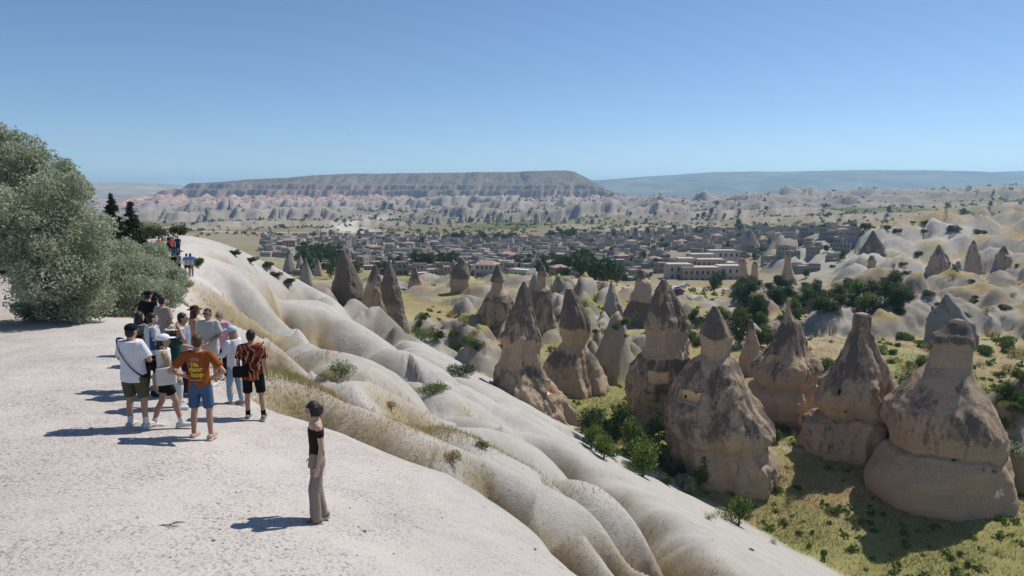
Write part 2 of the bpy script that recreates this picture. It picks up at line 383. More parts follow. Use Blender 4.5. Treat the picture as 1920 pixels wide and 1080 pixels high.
C_TUFF = np.array((0.575,0.525,0.478)); C_FLANK = np.array((0.455,0.43,0.388)); C_DRY = np.array((0.43,0.325,0.17)); C_GREEN = np.array((0.24,0.28,0.07))
C_SOIL = np.array((0.33,0.24,0.155)); C_GREY = np.array((0.40,0.375,0.345)); C_PATH = np.array((0.50,0.42,0.32)); C_FIELD = np.array((0.23,0.19,0.12))
def terrain(x, y, full=True):
    """height, colour and texture mask of the ground at x, y (flat arrays)"""
    r = np.hypot(x, y)
    hz = hill0(x, y)
    s = x*NX + y*NY; t = -x*NY + y*NX
    gully = np.zeros(x.shape)
    nearm = np.flatnonzero((r < 150) & (s > -6))
    if len(nearm):
        xs, ys = x[nearm], y[nearm]; cut = np.zeros(xs.shape); gm = np.zeros(xs.shape)
        wx = xs + 0.5*fbm(xs*0.25, ys*0.25, oct=2, seed=3); wy = ys + 0.5*fbm(xs*0.25, ys*0.25, oct=2, seed=9)
        sc_ = np.clip(r[nearm]/26, 0.55, 1.9)
        for P_, A_, w_ in GUL:
            d, pos = poly_dist(wx, wy, P_)
            tp = sstep(0, 0.22, pos)*(1-0.4*sstep(0.85, 1, pos))*np.clip(1-sstep(0,4,np.where((pos<=0)|(pos>=1), d, 0)),0,1)
            e = A_*sc_*tp*(2.0*np.exp(-d/(0.55*w_*sc_)) + 2.1*np.exp(-(d/(1.5*w_*sc_))**2))
            cut = np.maximum(cut, e) + 0.25*np.minimum(cut, e)
            gm = np.maximum(gm, 0.9*sstep(0,0.1,pos)*(1-0.5*sstep(0.9,1,pos))*np.clip(1-sstep(0,2.5,np.where((pos<=0)|(pos>=1), d, 0)),0,1)*np.exp(-(d/(1.0*w_*sc_*(0.6+0.8*(fbm(xs*0.3,ys*0.3,oct=2,seed=33)+0.5))))**2)*(A_ > 0.65))
        # smaller ribs everywhere further down the flank
        down = sstep(4, 16, s[nearm])
        rb = 1-np.abs(np.sin((t[nearm]+3.5*fbm(xs*0.06, ys*0.06, oct=3, seed=21))*math.pi/8.5))
        cut = cut + down*1.5*(0.2+0.65*sstep(-0.2,0.3,fbm(xs*0.07,ys*0.07,oct=2,seed=28)))*rb**2.2
        hz[nearm] = hz[nearm] - cut + down*0.5*fbm(xs*0.12, ys*0.12, oct=3, seed=4)
        gully[nearm] = gm
    hz = hz + 0.05*fbm(x*0.5, y*0.5, oct=3, seed=2)*(r < 200)
    vz = valley0(x, y)
    rough = np.clip((r-60)/400, 0.1, 1)
    vz = vz + rough*3.0*fbm(x*0.02, y*0.02, oct=4, seed=5)*(r < 1500) + 0.35*fbm(x*0.15, y*0.15, oct=3, seed=6)*(r < 400)
    add, white, dgr = dome_field(x, y)
    vz = vz + add*(1+0.35*np.where(add > 0.2, ridged(x*0.22, y*0.10, oct=3, seed=411)-0.6, 0))
    # pale fluted badlands beyond the town
    th = np.arctan2(x, y)
    px = 960 + np.tan(np.clip(th, -1.2, 1.2))*FPX
    bl = sstep(1250, 1650, y)*(1-sstep(2500, 2900, y))*(1-0.6*sstep(1500, 1900, px))
    rd = ridged(x*0.011, y*0.005, oct=5, seed=41)
    blz = bl*(rd-0.45)*62*(0.6+0.4*fbm(x*0.002, y*0.002, oct=2, seed=44))
    vz = vz + blz
    # fluted escarpments facing the valley
    esc = np.zeros(x.shape)
    for (yc, h_, a0, a1, sd) in ((1180,15,380,760,1),(1420,20,200,640,2),(1480,26,820,1300,3),(1760,30,600,1500,4),(2050,30,250,1000,5),(1150,16,1240,1560,6),(1500,22,1300,2000,7),(2000,26,1350,2000,8),(960,12,1330,1950,9)):
        m = np.flatnonzero((y > yc-260) & (y < yc+900))
        if len(m) == 0: continue
        xm, ym = x[m], y[m]
        e = ym - yc - 110*fbm(xm*0.004, ym*0.0005, oct=3, seed=600+sd) - 70*(ridged(xm*0.016, ym*0.002, oct=3, seed=620+sd)-0.5) - 30*(ridged(xm*0.05, ym*0.004, oct=2, seed=640+sd)-0.5)
        env = sstep(a0-60, a0+60, px[m])*(1-sstep(a1-60, a1+60, px[m]))*(0.55+0.6*vnoise(xm*0.006, ym*0.0+sd, seed=660))
        vz[m] = vz[m] + h_*env*sstep(-4, 22, e)*np.exp(-np.maximum(e-22, 0)/160)
        esc[m] = np.maximum(esc[m], env*sstep(-30, 0, e)*(1-sstep(22, 60, e)))
    # right-hand plateau broken by little cliffs
    pl = sstep(1300, 1700, px)*sstep(900, 1300, r)
    vz = vz + pl*14*(ridged(x*0.004, y*0.004, oct=4, seed=61)-0.5)
    # cliffs under the yellow ridge at right
    cl = sstep(1420, 1560, px)*sstep(300, 340, r)*(1-sstep(430, 520, r))
    vz = vz + cl*7*(ridged(t*0.03, s*0.012, oct=3, seed=71)-0.5)
    k = 0.8
    d = hz - vz
    z = vz + k*softplus(np.clip(d/k, -40, 40)) ; z = np.where(d/k > 40, hz, z)
    if not full: return z
    ishill = sstep(-0.5, 0.8, d)[:, None]
    # ---- colours
    n1 = fbm(x*0.06, y*0.06, oct=4, seed=81)[:, None]; n2 = fbm(x*0.012, y*0.012, oct=4, seed=82)[:, None]; n3 = fbm(x*0.4, y*0.4, oct=3, seed=83)[:, None]
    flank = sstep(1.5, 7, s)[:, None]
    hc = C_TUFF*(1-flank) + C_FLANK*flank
    patch = sstep(0.1, 0.6, fbm(x*0.16+3, y*0.16, oct=3, seed=12))[:, None]*(1-flank)
    hc = hc*(1-0.16*patch) + 0.16*patch*np.array((0.42,0.35,0.33))
    gg = np.clip(gully*1.25+0.35*n3[:,0]*gully, 0, 1)[:, None]
    hc = hc*(1-0.85*gg) + 0.85*gg*(C_SOIL*0.6+C_DRY*0.4)
    pg = np.zeros(x.shape)
    nr_ = np.flatnonzero(r < 60)
    for (hx, hy, s1_, s2_) in GRASSY:
        dx = x[nr_]-hx; dy = y[nr_]-hy; pg[nr_] = np.maximum(pg[nr_], np.exp(-(((dx*NX+dy*NY)/(s1_*1.1))**2+((-dx*NY+dy*NX)/(s2_*1.1))**2)))
    pg = np.clip(pg*(1+0.9*n3[:,0]), 0, 1)[:, None]
    hc = hc*(1-0.4*pg) + 0.4*pg*(C_DRY*0.75+C_SOIL*0.25)
    shrubby = (sstep(-14, -17, x+ (y-24)*0.42)*sstep(14,20,y))[:, None]
    hc = hc*(1-0.25*shrubby) + 0.25*shrubby*C_SOIL
    vcol = C_DRY*(0.92+0.15*n1) 
    green = sstep(-0.05, 0.35, n1[:,0]*0.6+n2[:,0]*0.8+0.12*(px > 1450)-0.08)[:, None]
    vcol = vcol*(1-0.75*green) + 0.75*green*C_GREEN
    soil = sstep(0.15, 0.5, fbm(x*0.035, y*0.035, oct=3, seed=90))[:, None]
    vcol = vcol*(1-0.5*soil) + 0.5*soil*C_SOIL
    wv = (white*(1-dgr))[:, None]
    tanm = sstep(-0.15, 0.35, fbm(x*0.05+9, y*0.05, oct=3, seed=97))[:, None]
    vcol = vcol*(1-wv) + wv*((np.array((0.36,0.325,0.275))*(1-tanm)+tanm*np.array((0.31,0.25,0.18)))*(1+0.2*n1)+0.05*n3)
    crv = (sstep(-0.08, 0.22, fbm(x*0.20, y*0.09, oct=4, seed=131, gain=0.6))*white*(1-dgr))[:, None]
    vcol = vcol*(1-0.7*crv) + 0.7*crv*np.array((0.19,0.165,0.14))
    mid = sstep(120, 170, y)*(1-sstep(300, 340, y))*sstep(0.05, 0.3, fbm(x*0.03, y*0.06, oct=3, seed=95))*(1-white)
    vcol = vcol*(1-0.6*mid[:,None]) + 0.6*mid[:,None]*C_PATH
    # town ground, fields, road, stream bed
    tn = (sstep(290, 330, y)*(1-sstep(780, 860, y)))[:, None]*(1-sstep(1560, 1640, px))[:, None]
    vcol = vcol*(1-0.75*tn) + 0.75*tn*(np.array((0.26,0.225,0.18))*(1+0.4*n2))
    fd = (sstep(780, 860, y)*(1-sstep(1600, 2000, y)))[:, None]
    fpat = fbm(x*0.006, y*0.003, oct=3, seed=101)[:, None]
    vcol = vcol*(1-fd) + fd*(C_FIELD*(1+0.25*n2) + sstep(0.1,0.35,fpat)*np.array((-0.13,-0.07,-0.09)) + sstep(-0.1,-0.4,fpat)*np.array((0.12,0.11,0.1)))
    bare = (bl*sstep(0.2, 0.5, rd))[:, None]
    vcol = vcol*(1-bare) + bare*np.array((0.29,0.25,0.22))*(1+0.25*n2)
    vcol = vcol*(1-0.85*esc[:,None]) + 0.85*esc[:,None]*np.array((0.41,0.355,0.315))*(1+0.2*n2)
    up = sstep(1900, 2300, y)[:, None]*(1-bare)
    vcol = vcol*(1-0.5*up) + 0.6*up*np.array((0.18,0.155,0.11))
    clw = (cl*sstep(0.35, 0.6, ridged(t*0.03, s*0.012, oct=3, seed=71)))[:, None]
    vcol = vcol*(1-0.8*clw) + 0.8*clw*C_FLANK
    road = (np.exp(-((y-905-0.05*x)/11)**2)*(px < 760)*(px > 380))[:, None]
    vcol = vcol*(1-road) + road*np.array((0.52,0.48,0.43))
    bed = np.exp(-((x+255+0.12*(y-1100)+25*np.sin(y*0.012))/34)**2)*sstep(880, 960, y)*(1-sstep(1400, 1550, y))
    vcol = vcol*(1-bed[:,None]) + bed[:,None]*np.array((0.60,0.54,0.45))
    for pa in ([(1465,868,92),(1500,858,91),(1510,845,94),(1480,830,97)], [(1270,540,300),(1330,545,290),(1420,540,300)]):
        P_ = np.array([at_y(*q)[:2] for q in pa]); dd, _ = poly_dist(x, y, P_)
        wd = 0.7 if pa[0][2] < 200 else 6.0
        m = np.exp(-(dd/wd)**4)[:, None]; vcol = vcol*(1-m) + m*np.array((0.50,0.44,0.36))
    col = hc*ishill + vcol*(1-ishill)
    M = np.zeros((len(x), 3))
    ih = ishill[:,0]
    M[:,0] = ih*(1-0.8*flank[:,0])*(1-gg[:,0]); M[:,1] = ih*flank[:,0]*(1-gg[:,0]) + (1-ih)*wv[:,0]*0.8
    M[:,2] = (1-ih)*(1-wv[:,0])*(1-tn[:,0]*0.4)*(1-sstep(900,1400,r)*0.6)*(1-bed)*(1-road[:,0]) + ih*gg[:,0]*0.7
    return z, np.clip(col, 0.01, 0.9), np.clip(M, 0, 1), gully*ih
def ground_z(x, y):
    a = np.atleast_1d(np.asarray(x, float)); b = np.atleast_1d(np.asarray(y, float))
    z = terrain(a, b, full=False)
    return z if np.ndim(x) else float(z[0])
def ground_hit(px, py, lo=3.0, hi=3000.0):
    """where the line of sight through a pixel meets the built ground"""
    d = ray(px, py)
    for _ in range(2):
        k = np.exp(np.linspace(math.log(lo), math.log(hi), 260))
        z = terrain(d[0]*k, d[1]*k, full=False); i = np.flatnonzero(CAM_Z + d[2]*k < z)
        if not len(i): return np.array([d[0]*hi, d[1]*hi, CAM_Z+d[2]*hi])
        lo, hi = k[max(i[0]-1, 0)], k[i[0]]
    k = k[i[0]]
    return np.array([d[0]*k, d[1]*k, CAM_Z+d[2]*k])

GROUND = terrain_mat()
def build_ground():
    rows = [1.2]
    while rows[-1] < 3100:
        r = rows[-1]
        st = 0.030 if r < 4 else 0.0115 if r < 90 else 0.0072 if r < 340 else 0.014 if r < 1300 else 0.0068
        rows.append(r*(1+st))
    rows = np.array(rows); th = np.radians(np.linspace(-55, 55, 640))
    R_, T_ = np.meshgrid(rows, th, indexing='ij')
    x = (R_*np.sin(T_)).ravel(); y = (R_*np.cos(T_)).ravel()
    z, c, M, g = terrain(x, y)
    me = mesh_np("ground", np.stack([x, y, z], 1), grid_faces(len(rows), len(th)))
    me.flip_normals()
    set_col(me, c); set_col(me, M, "Mask")
    o = link("ground", me, mat=GROUND); tag(o, "pale tuff ridge, dry valley floor and plain", kind='structure')
    return o
GBVH = BVHTree.FromObject(build_ground(), bpy.context.evaluated_depsgraph_get())
_gz_field, _gh_field = ground_z, ground_hit
def ground_z(x, y):
    if np.ndim(x): return _gz_field(x, y)
    h = GBVH.ray_cast(Vector((float(x), float(y), 900.0)), Vector((0,0,-1)))
    return h[0].z if h[0] is not None else _gz_field(x, y)
def ground_hit(px, py, lo=3.0, hi=3000.0):
    d = Vector(ray(px, py)); h = GBVH.ray_cast(Vector((0,0,CAM_Z))+d*lo, d.normalized())
    return np.array(h[0]) if h[0] is not None and h[0].y < hi else _gh_field(px, py, lo, hi)

# ------------------------------------------------------------------ mesa and far hills
def far_mat(name, spec):
    m, n, p = new_mat(name); L = n.links.new
    att = N(n, "ShaderNodeAttribute", attribute_name="Col"); geo = N(n, "ShaderNodeNewGeometry")
    t = N(n, "ShaderNodeTexNoise"); t.inputs["Scale"].default_value = spec; t.inputs["Detail"].default_value = 8; t.inputs["Roughness"].default_value = 0.7
    L(geo.outputs["Position"], t.inputs["Vector"])
    r = N(n, "ShaderNodeMapRange"); r.inputs[1].default_value = 0.3; r.inputs[2].default_value = 0.7; r.inputs[3].default_value = 0.5; r.inputs[4].default_value = 1.4
    L(t.outputs["Fac"], r.inputs[0])
    v = N(n, "ShaderNodeVectorMath", operation='SCALE'); L(att.outputs["Color"], v.inputs[0]); L(r.outputs[0], v.inputs[3])
    L(v.outputs[0], p.inputs["Base Color"]); p.inputs["Roughness"].default_value = 1.0; p.inputs["Specular IOR Level"].default_value = 0.0
    return m
def build_mesa():
    xs = np.linspace(-2150, 1250, 560); ys = np.concatenate([np.linspace(2550, 3560, 150), np.linspace(3575, 4500, 40)])
    Y_, X_ = np.meshgrid(ys, xs, indexing='ij'); x = X_.ravel(); y = Y_.ravel()
    D0 = 3420.0
    px = 960 + x/D0*FPX
    sil = np.interp(px, [180,270,300,320,336,345,420,500,560,640,700,880,1000,1070,1088,1110,1140,1165,1190,1230,1300], [402,392,378,366,348,343,338,334,329,326.5,326,324,322,320.5,322,332,345,354,361,372,388])
    top = (365-sil)/FPX*3750*1.0 + CAM_Z
    cap = np.interp(px, [330,345,700,900,1060,1120,1200], [343,343,348,352,352,352,372])
    ctop = (365-cap)/FPX*3350 + CAM_Z
    e = y - 3230 - 190*fbm(x*0.0028, y*0.0004, oct=4, seed=201) - 100*(ridged(x*0.010, y*0.004, oct=3, seed=207)-0.5) - 45*(ridged(x*0.035, y*0.012, oct=3, seed=208)-0.5) 
    side = sstep(-2000, -1640, x)*(1-sstep(380, 620, x))
    e = e - 700*(1-side)*sstep(-2200,-1900,-np.abs(x+700)-900)*0
    base = -46 + 10*fbm(x*0.002, y*0.002, oct=2, seed=210)
    talus = base + sstep(-560, -30, e)*np.maximum(0, (-12-base))
    bad = 46*(ridged(x*0.016, y*0.006, oct=4, seed=220)-0.52)*sstep(-600, -420, e)*(1-sstep(-60, 0, e))
    z = talus + bad
    cliff1 = sstep(-4, 10, e)*38
    slope1 = sstep(16, 210, e)*np.maximum(ctop-28-24, 0)
    cliff2 = sstep(208, 218, e)*26
    z = z + (cliff1 + slope1 + cliff2)*side
    rise = sstep(222, 560, e)
    z = z*(1-rise*side) + rise*side*np.maximum(top, z*0+base)
    z = np.minimum(z, np.maximum(top + (365-sil)*0 , base+4)+ 0*z) if False else z
    lim = (365-sil)/FPX*y + CAM_Z
    z = np.where(lim < z, lim - 0.0*z, z)
    z = np.maximum(z, -70)
    z = z + 5*fbm(x*0.02, y*0.02, oct=3, seed=230)*(1-rise)
    n = fbm(x*0.01, y*0.01, oct=4, seed=231)[:,None]
    gx = np.abs(np.gradient(z.reshape(Y_.shape), axis=0).ravel()/np.gradient(Y_, axis=0).ravel())
    steep = sstep(0.35, 0.8, gx)[:,None]
    col = np.array((0.19,0.155,0.112))*(1+0.35*n)
    pink = (sstep(-650,-500,e)*(1-sstep(-20,20,e)))[:,None]
    col = col*(1-0.75*pink) + 0.75*pink*np.array((0.50,0.34,0.27))*(1+0.3*n)
    col = col*(1-steep*0.7) + steep*0.8*np.array((0.30,0.20,0.155))*(1+0.35*n)
    low = sstep(-480,-700,e)[:,None]; col = col*(1-low*0.7) + low*0.7*np.array((0.27,0.23,0.18))*(1+0.3*n)
    me = mesh_np("mesa", np.stack([x,y,z],1), grid_faces(len(ys), len(xs))); set_col(me, col)
    o = link("mesa", me, mat=far_mat("mesa_rock", 0.03)); tag(o, "long flat-topped mesa with cliff bands behind the town", kind='structure')
build_mesa()
def far_range(name, label, Y0, prof, depth, col, seed, jag):
    xs = np.linspace((prof[0][0]-960)/FPX*Y0, (prof[-1][0]-960)/FPX*Y0, 300); ys = np.linspace(Y0-depth, Y0+depth*0.6, 44)
    Y_, X_ = np.meshgrid(ys, xs, indexing='ij'); x = X_.ravel(); y = Y_.ravel()
    px = 960 + x/Y0*FPX
    top = (365-np.interp(px, [p[0] for p in prof], [p[1] for p in prof]))/FPX*Y0 + CAM_Z
    e = (y-(Y0-depth))/depth
    z = -70 + (top+70)*np.sin(np.clip(e, 0, 1.6)*math.pi/2)**0.8 + jag*fbm(x*0.0016, y*0.0016, oct=5, seed=seed)*np.clip(1-e, 0, 1)*np.clip(e*3, 0, 1)*2
    n = fbm(x*0.0015, y*0.003, oct=5, seed=seed+5)[:,None]
    me = mesh_np(name, np.stack([x,y,z],1), grid_faces(len(ys), len(xs))); set_col(me, np.array(col)*(1+0.35*n))
    o = link(name, me, mat=far_mat(name+"_soil", 0.004)); tag(o, label, kind='structure')
far_range("mountain_range", "hazy blue mountain range on the right horizon", 8200, [(900,372),(1100,340),(1150,338),(1210,332),(1320,325),(1450,325),(1560,321),(1700,322),(1820,325),(1920,322),(2200,330),(2500,345)], 2600, (0.20,0.20,0.15), 301, 55)
far_range("distant_hills", "pale rolling hills on the left horizon", 7200, [(-500,352),(0,346),(130,341),(200,345),(260,343),(310,346),(400,352),(560,372)], 3200, (0.36,0.31,0.22), 331, 45)
# the plain that carries the eye from the valley sheet to the ranges
def plain_sheet():
    xs = np.linspace(-9000, 9000, 90); ys = np.linspace(2300, 9000, 60)
    Y_, X_ = np.meshgrid(ys, xs, indexing='ij'); x = X_.ravel(); y = Y_.ravel()
    z = -75 + 6*fbm(x*0.001, y*0.001, oct=3, seed=350)
    me = mesh_np("plain", np.stack([x,y,z],1), grid_faces(len(ys), len(xs)))
    set_col(me, np.array((0.33,0.28,0.19))*(1+0.3*fbm(x*0.002,y*0.002,oct=3,seed=351))[:,None])
    tag(link("plain", me, mat=far_mat("plain_soil", 0.01)), "dry plain below the mesa", kind='structure')
plain_sheet()

# ------------------------------------------------------------------ haze
def haze():
    bm = bmesh.new(); bmesh.ops.create_cube(bm, size=1.0)
    me = bpy.data.meshes.new("haze"); bm.to_mesh(me); bm.free()
    m = bpy.data.materials.new("haze_air"); m.use_nodes = True; n = m.node_tree
    n.nodes.remove(n.nodes["Principled BSDF"])
    v = n.nodes.new("ShaderNodeVolumePrincipled"); v.inputs["Color"].default_value = (0.42, 0.71, 1.0, 1); v.inputs["Density"].default_value = 0.98e-4
    v.inputs["Anisotropy"].default_value = 0.3
    n.links.new(v.outputs[0], n.nodes["Material Output"].inputs["Volume"])
    o = link("haze", me, mat=m); o.scale = (24000, 21000, 420); o.location = (0, 4000, 420/2-100)
    tag(o, "thin blue daylight haze over the valley", "haze", kind='stuff')
haze()
# ------------------------------------------------------------------ fairy chimneys
R_GREY = rock_mat("weathered_tuff", (0.64,0.475,0.335), (0.205,0.168,0.138), 0.60)
R_TAN = rock_mat("tan_tuff", (0.66,0.485,0.34), (0.22,0.178,0.145), 0.46)
R_DARK = rock_mat("dark_crusted_tuff", (0.44,0.35,0.265), (0.205,0.17,0.14), 0.95)
R_PALE = rock_mat("pale_tuff", (0.45,0.41,0.35), (0.22,0.19,0.16), 0.35)
R_FAR = rock_mat("far_tuff", (0.40,0.34,0.29), (0.13,0.115,0.105), 0.75, 0.09)
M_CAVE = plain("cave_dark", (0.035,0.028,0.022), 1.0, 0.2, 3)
M_CUT = plain("cut_rock_face", (0.66,0.50,0.33), 0.95, 0.25, 1.5, bump=0.6)

def loft_mesh(name, rings, nth=56, rough=0.05, groove=0.05, seed=0, closed=True, pw_=2.5, facets=9):
    """rings: (cx, cy, cz, rx, ry, crust) from top to bottom -> closed, lumpy, fluted surface"""
    A = np.array(rings, float); n = len(A)
    th = np.linspace(0, 2*math.pi, nth, endpoint=False)
    ct, st = np.cos(th), np.sin(th)
    s0 = seed*13.7
    H_ = A[0,2]-A[-1,2]; k = 1.0/np.maximum(A[:,3].max(), 0.3)
    # the outline wanders up and down round the rock, so ledges and necks are never level rings
    wob = fbm(ct*1.3+s0, st*1.3+s0, oct=3, seed=seed+21)*0.030*H_
    zz = A[:,2]; ordr = np.argsort(zz)
    zq = zz[:,None] + wob[None,:]*np.clip((zz-zz.min())/H_*3, 0, 1)[:,None]*np.clip((zz.max()-zz)/H_*6, 0, 1)[:,None]
    ip = lambda c: np.interp(zq, zz[ordr], A[ordr, c])
    CX, CY, RX, RY, CR = ip(0), ip(1), ip(3), ip(4), ip(5)
    # plan is not a circle: slab-sided, with a few broad buttresses
    plan = (np.abs(ct)**pw_+np.abs(st)**pw_)**(-1/pw_)*(1 + 0.05*np.cos(3*th+s0*1.7)+0.03*np.cos(5*th+s0*2.3))
    # broken flat faces: planes that shave the round plan into a many-sided, pyramid-like rock
    fr = np.random.default_rng(seed*7+1)
    zf = (A[:,2]-A[-1,2])/H_
    cutm = np.ones((n, nth))
    for _ in range(facets):
        ph = fr.uniform(0, 2*math.pi); cc = fr.uniform(0.78, 0.97); zc = fr.uniform(-0.1, 1.1); zw = fr.uniform(0.25, 0.8)
        ph = ph + fr.uniform(-0.5, 0.5)*(zf-0.5)[:,None]
        ca = np.cos(th[None,:]-ph); lim = np.where(ca > 0.3, cc/np.maximum(ca, 0.3), 9.0)
        act = sstep(zw, zw*0.7, np.abs(zf-zc))[:,None]
        cutm = np.minimum(cutm, np.minimum(lim, 1.0)*act + (1-act))
    plan = plan*cutm
    side = np.abs(ct)
    plan = plan*(1-0.75*side**6) + 0.75*side**6              # keep the traced width
    X = CX + RX*ct*plan; Y = CY + RY*st*plan; Z = np.repeat(A[:,2:3], nth, 1)
    r = (RX+RY)/2
    f1 = fbm(X*k*1.2+s0, Y*k*1.2, Z*k*0.9, oct=3, seed=seed)
    f2 = fbm(X*k*3.2+s0, Y*k*3.2, Z*k*2.6, oct=4, seed=seed+3, gain=0.6)
    f3 = np.abs(fbm(X*k*2.2+s0, Y*k*2.2, Z*k*1.4, oct=3, seed=seed+9))
    gz = fbm(np.repeat(ct[None]*2.6+s0, n, 0), np.repeat(st[None]*2.6, n, 0), Z*k*0.3, oct=4, seed=seed+7)
    low = np.linspace(0.4, 1.0, n)[:,None]
    # bedding ledges that come and go round the rock, and blocky facets
    bed = fbm(Z*k*5.5+s0, np.repeat(ct[None]*0.9, n, 0), np.repeat(st[None]*0.9, n, 0), oct=4, seed=seed+13, gain=0.6)
    bed = np.sign(bed)*np.abs(bed)**0.6
    blk = np.round(fbm(X*k*1.9+s0, Y*k*1.9, Z*k*1.5, oct=2, seed=seed+17)*5)/5
    f1 = f1*0.8 + 0.2*blk; f2 = f2*1.1 + 0.22*bed
    d = 1 + rough*(1.6*f1+1.3*f2-2.0*f3+0.4) + groove*low*(-np.abs(gz)*3.2+0.55)
    X = CX + (X-CX)*d; Y = CY + (Y-CY)*d
    Z = Z + 0.5*rough*r*f2
    V = np.stack([X, Y, Z], -1).reshape(-1, 3); F = grid_faces(n, nth, True)
    V = np.concatenate([V, [[A[0,0], A[0,1], A[0,2]+0.25*A[0,3]], [A[-1,0], A[-1,1], A[-1,2]]]])
    top, bot = n*nth, n*nth+1
    F = [tuple(f) for f in F[:, ::-1].tolist()]
    me = bpy.data.meshes.new(name)
    F += [(top, j, (j+1) % nth) for j in range(nth)]
    b0 = (n-1)*nth
    F += [(bot, b0+(j+1) % nth, b0+j) for j in range(nth)]
    me.from_pydata(V.tolist(), [], F); me.update()
    me.polygons.foreach_set("use_smooth", np.ones(len(F), bool))
    C = np.zeros((len(V), 3)); C[:n*nth, 0] = np.clip(CR.ravel()+0.5, 0, 1)
    set_col(me, C)
    return me
def chimney(rows, Y, label, mat, caps=None, crust=None, holes=(), depth=0.92, rough=0.05, groove=0.05, seed=1, sink=3.0, lean=0.0, pw=2.5, facets=12):
    """rows: (py, left px, right px) outline at forward distance Y; caps: split row for the cap stone"""
    rows = sorted(rows)
    fine = np.linspace(rows[0][0], rows[-1][0], max(30, min(125, int((rows[-1][0]-rows[0][0])/1.8))))
    py = np.array([r[0] for r in rows], float); l_ = np.array([r[1] for r in rows], float); r_ = np.array([r[2] for r in rows], float)
    fine = np.unique(np.concatenate([fine, py]))
    L_ = np.interp(fine, py, l_); R_ = np.interp(fine, py, r_)
    if crust is None: crust = [(rows[0][0], 0.35), (rows[-1][0], -0.2)]
    cr = np.interp(fine, [c[0] for c in crust], [c[1] for c in crust])
    rings = []
    base = at_y((rows[-1][1]+rows[-1][2])/2, rows[-1][0], Y)
    for q, a, b, c in zip(fine, L_, R_, cr):
        p0 = at_y(a, q, Y); p1 = at_y(b, q, Y); rx = max((p1[0]-p0[0])/2, 0.08)
        rings.append([(p0[0]+p1[0])/2-base[0], lean*(p0[2]-base[2]), p0[2]-base[2], rx, rx*depth, c])
    last = list(rings[-1]); last[2] -= sink; last[3] *= 1.06; last[4] *= 1.06; rings.append(last)
    root = empty("fairy_chimney", base); tag(root, label, "fairy chimney", "fairy chimneys of the valley")
    if caps:
        i = max(j for j in range(len(rings)-1) if fine[j] <= caps)
        cap = rings[:i+1] + [[*rings[i][:2], rings[i][2]-0.25, rings[i][3]*0.8, rings[i][4]*0.8, rings[i][5]]]
        body = rings[i:]
        body[0] = [*body[0][:2], body[0][2]+0.12, body[0][3]*0.82, body[0][4]*0.82, body[0][5]]
        link("cap_rock", loft_mesh("cap_rock", cap, 40, rough*1.4, groove*0.5, seed+50), root, R_DARK)
    else: body = rings
    me = loft_mesh("rock_body", body, 128 if Y < 110 else 72 if Y < 140 else 44, rough*1.55, groove*1.5, seed, pw_=pw, facets=facets)
    ob = link("rock_body", me, root, mat)
    if holes:
        me.materials.append(M_CUT)
        bv = BVHTree.FromPolygons([Vector(v.co) for v in me.vertices], [tuple(p.vertices) for p in me.polygons])
        org = Vector((0,0,CAM_Z)) - Vector(base)
        cuts = []
        for (hx, hy, ww, hh, dep, kind) in holes:
            d = Vector(ray(hx, hy)).normalized(); loc, nor, _, _ = bv.ray_cast(org, d)
            if loc is None: continue
            w_ = ww/FPX*Y; h_ = hh/FPX*Y
            nh = Vector((nor.x, nor.y, 0)).normalized(); rz = math.atan2(nh.y, nh.x)+math.pi/2
            M = Matrix.Translation(loc) @ Matrix.Rotation(rz, 4, 'Z')      # local -Y points out of the rock
            cuts.append((M, w_, h_, dep, kind))
        for (M, w_, h_, dep, kind) in cuts:
            bm = bmesh.new(); bmesh.ops.create_cube(bm, size=1.0)
            bmesh.ops.transform(bm, matrix=M @ Matrix.Translation((0, 0, 0)) @ Matrix.Diagonal((w_, dep*2, h_, 1)), verts=bm.verts)
            cm = bpy.data.meshes.new("cut"); bm.to_mesh(cm); bm.free(); cm.materials.append(mat); cm.materials.append(M_CUT)
            for p in cm.polygons: p.material_index = 1
            co = bpy.data.objects.new("cut", cm); TMP.collection.objects.link(co)
            to = bpy.data.objects.new("t", ob.data); TMP.collection.objects.link(to)
            md = to.modifiers.new("b", 'BOOLEAN'); md.operation = 'DIFFERENCE'; md.object = co; md.solver = 'EXACT'
            nm = evaluated(to)
            if len(nm.polygons) > 500:
                old_ = ob.data; ob.data = nm
            else: old_ = None
            bpy.data.objects.remove(co); bpy.data.objects.remove(to)
            if old_: bpy.data.meshes.remove(old_)
            bpy.data.meshes.remove(cm)
            # lining at the back of the opening: dark chamber or smoothed wall
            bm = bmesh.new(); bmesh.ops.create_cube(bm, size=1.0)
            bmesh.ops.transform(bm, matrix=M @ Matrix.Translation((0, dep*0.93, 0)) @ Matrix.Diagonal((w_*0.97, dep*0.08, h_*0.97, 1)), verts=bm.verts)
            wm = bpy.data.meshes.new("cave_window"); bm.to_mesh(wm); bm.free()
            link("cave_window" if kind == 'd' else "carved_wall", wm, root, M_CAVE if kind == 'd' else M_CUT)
    return root

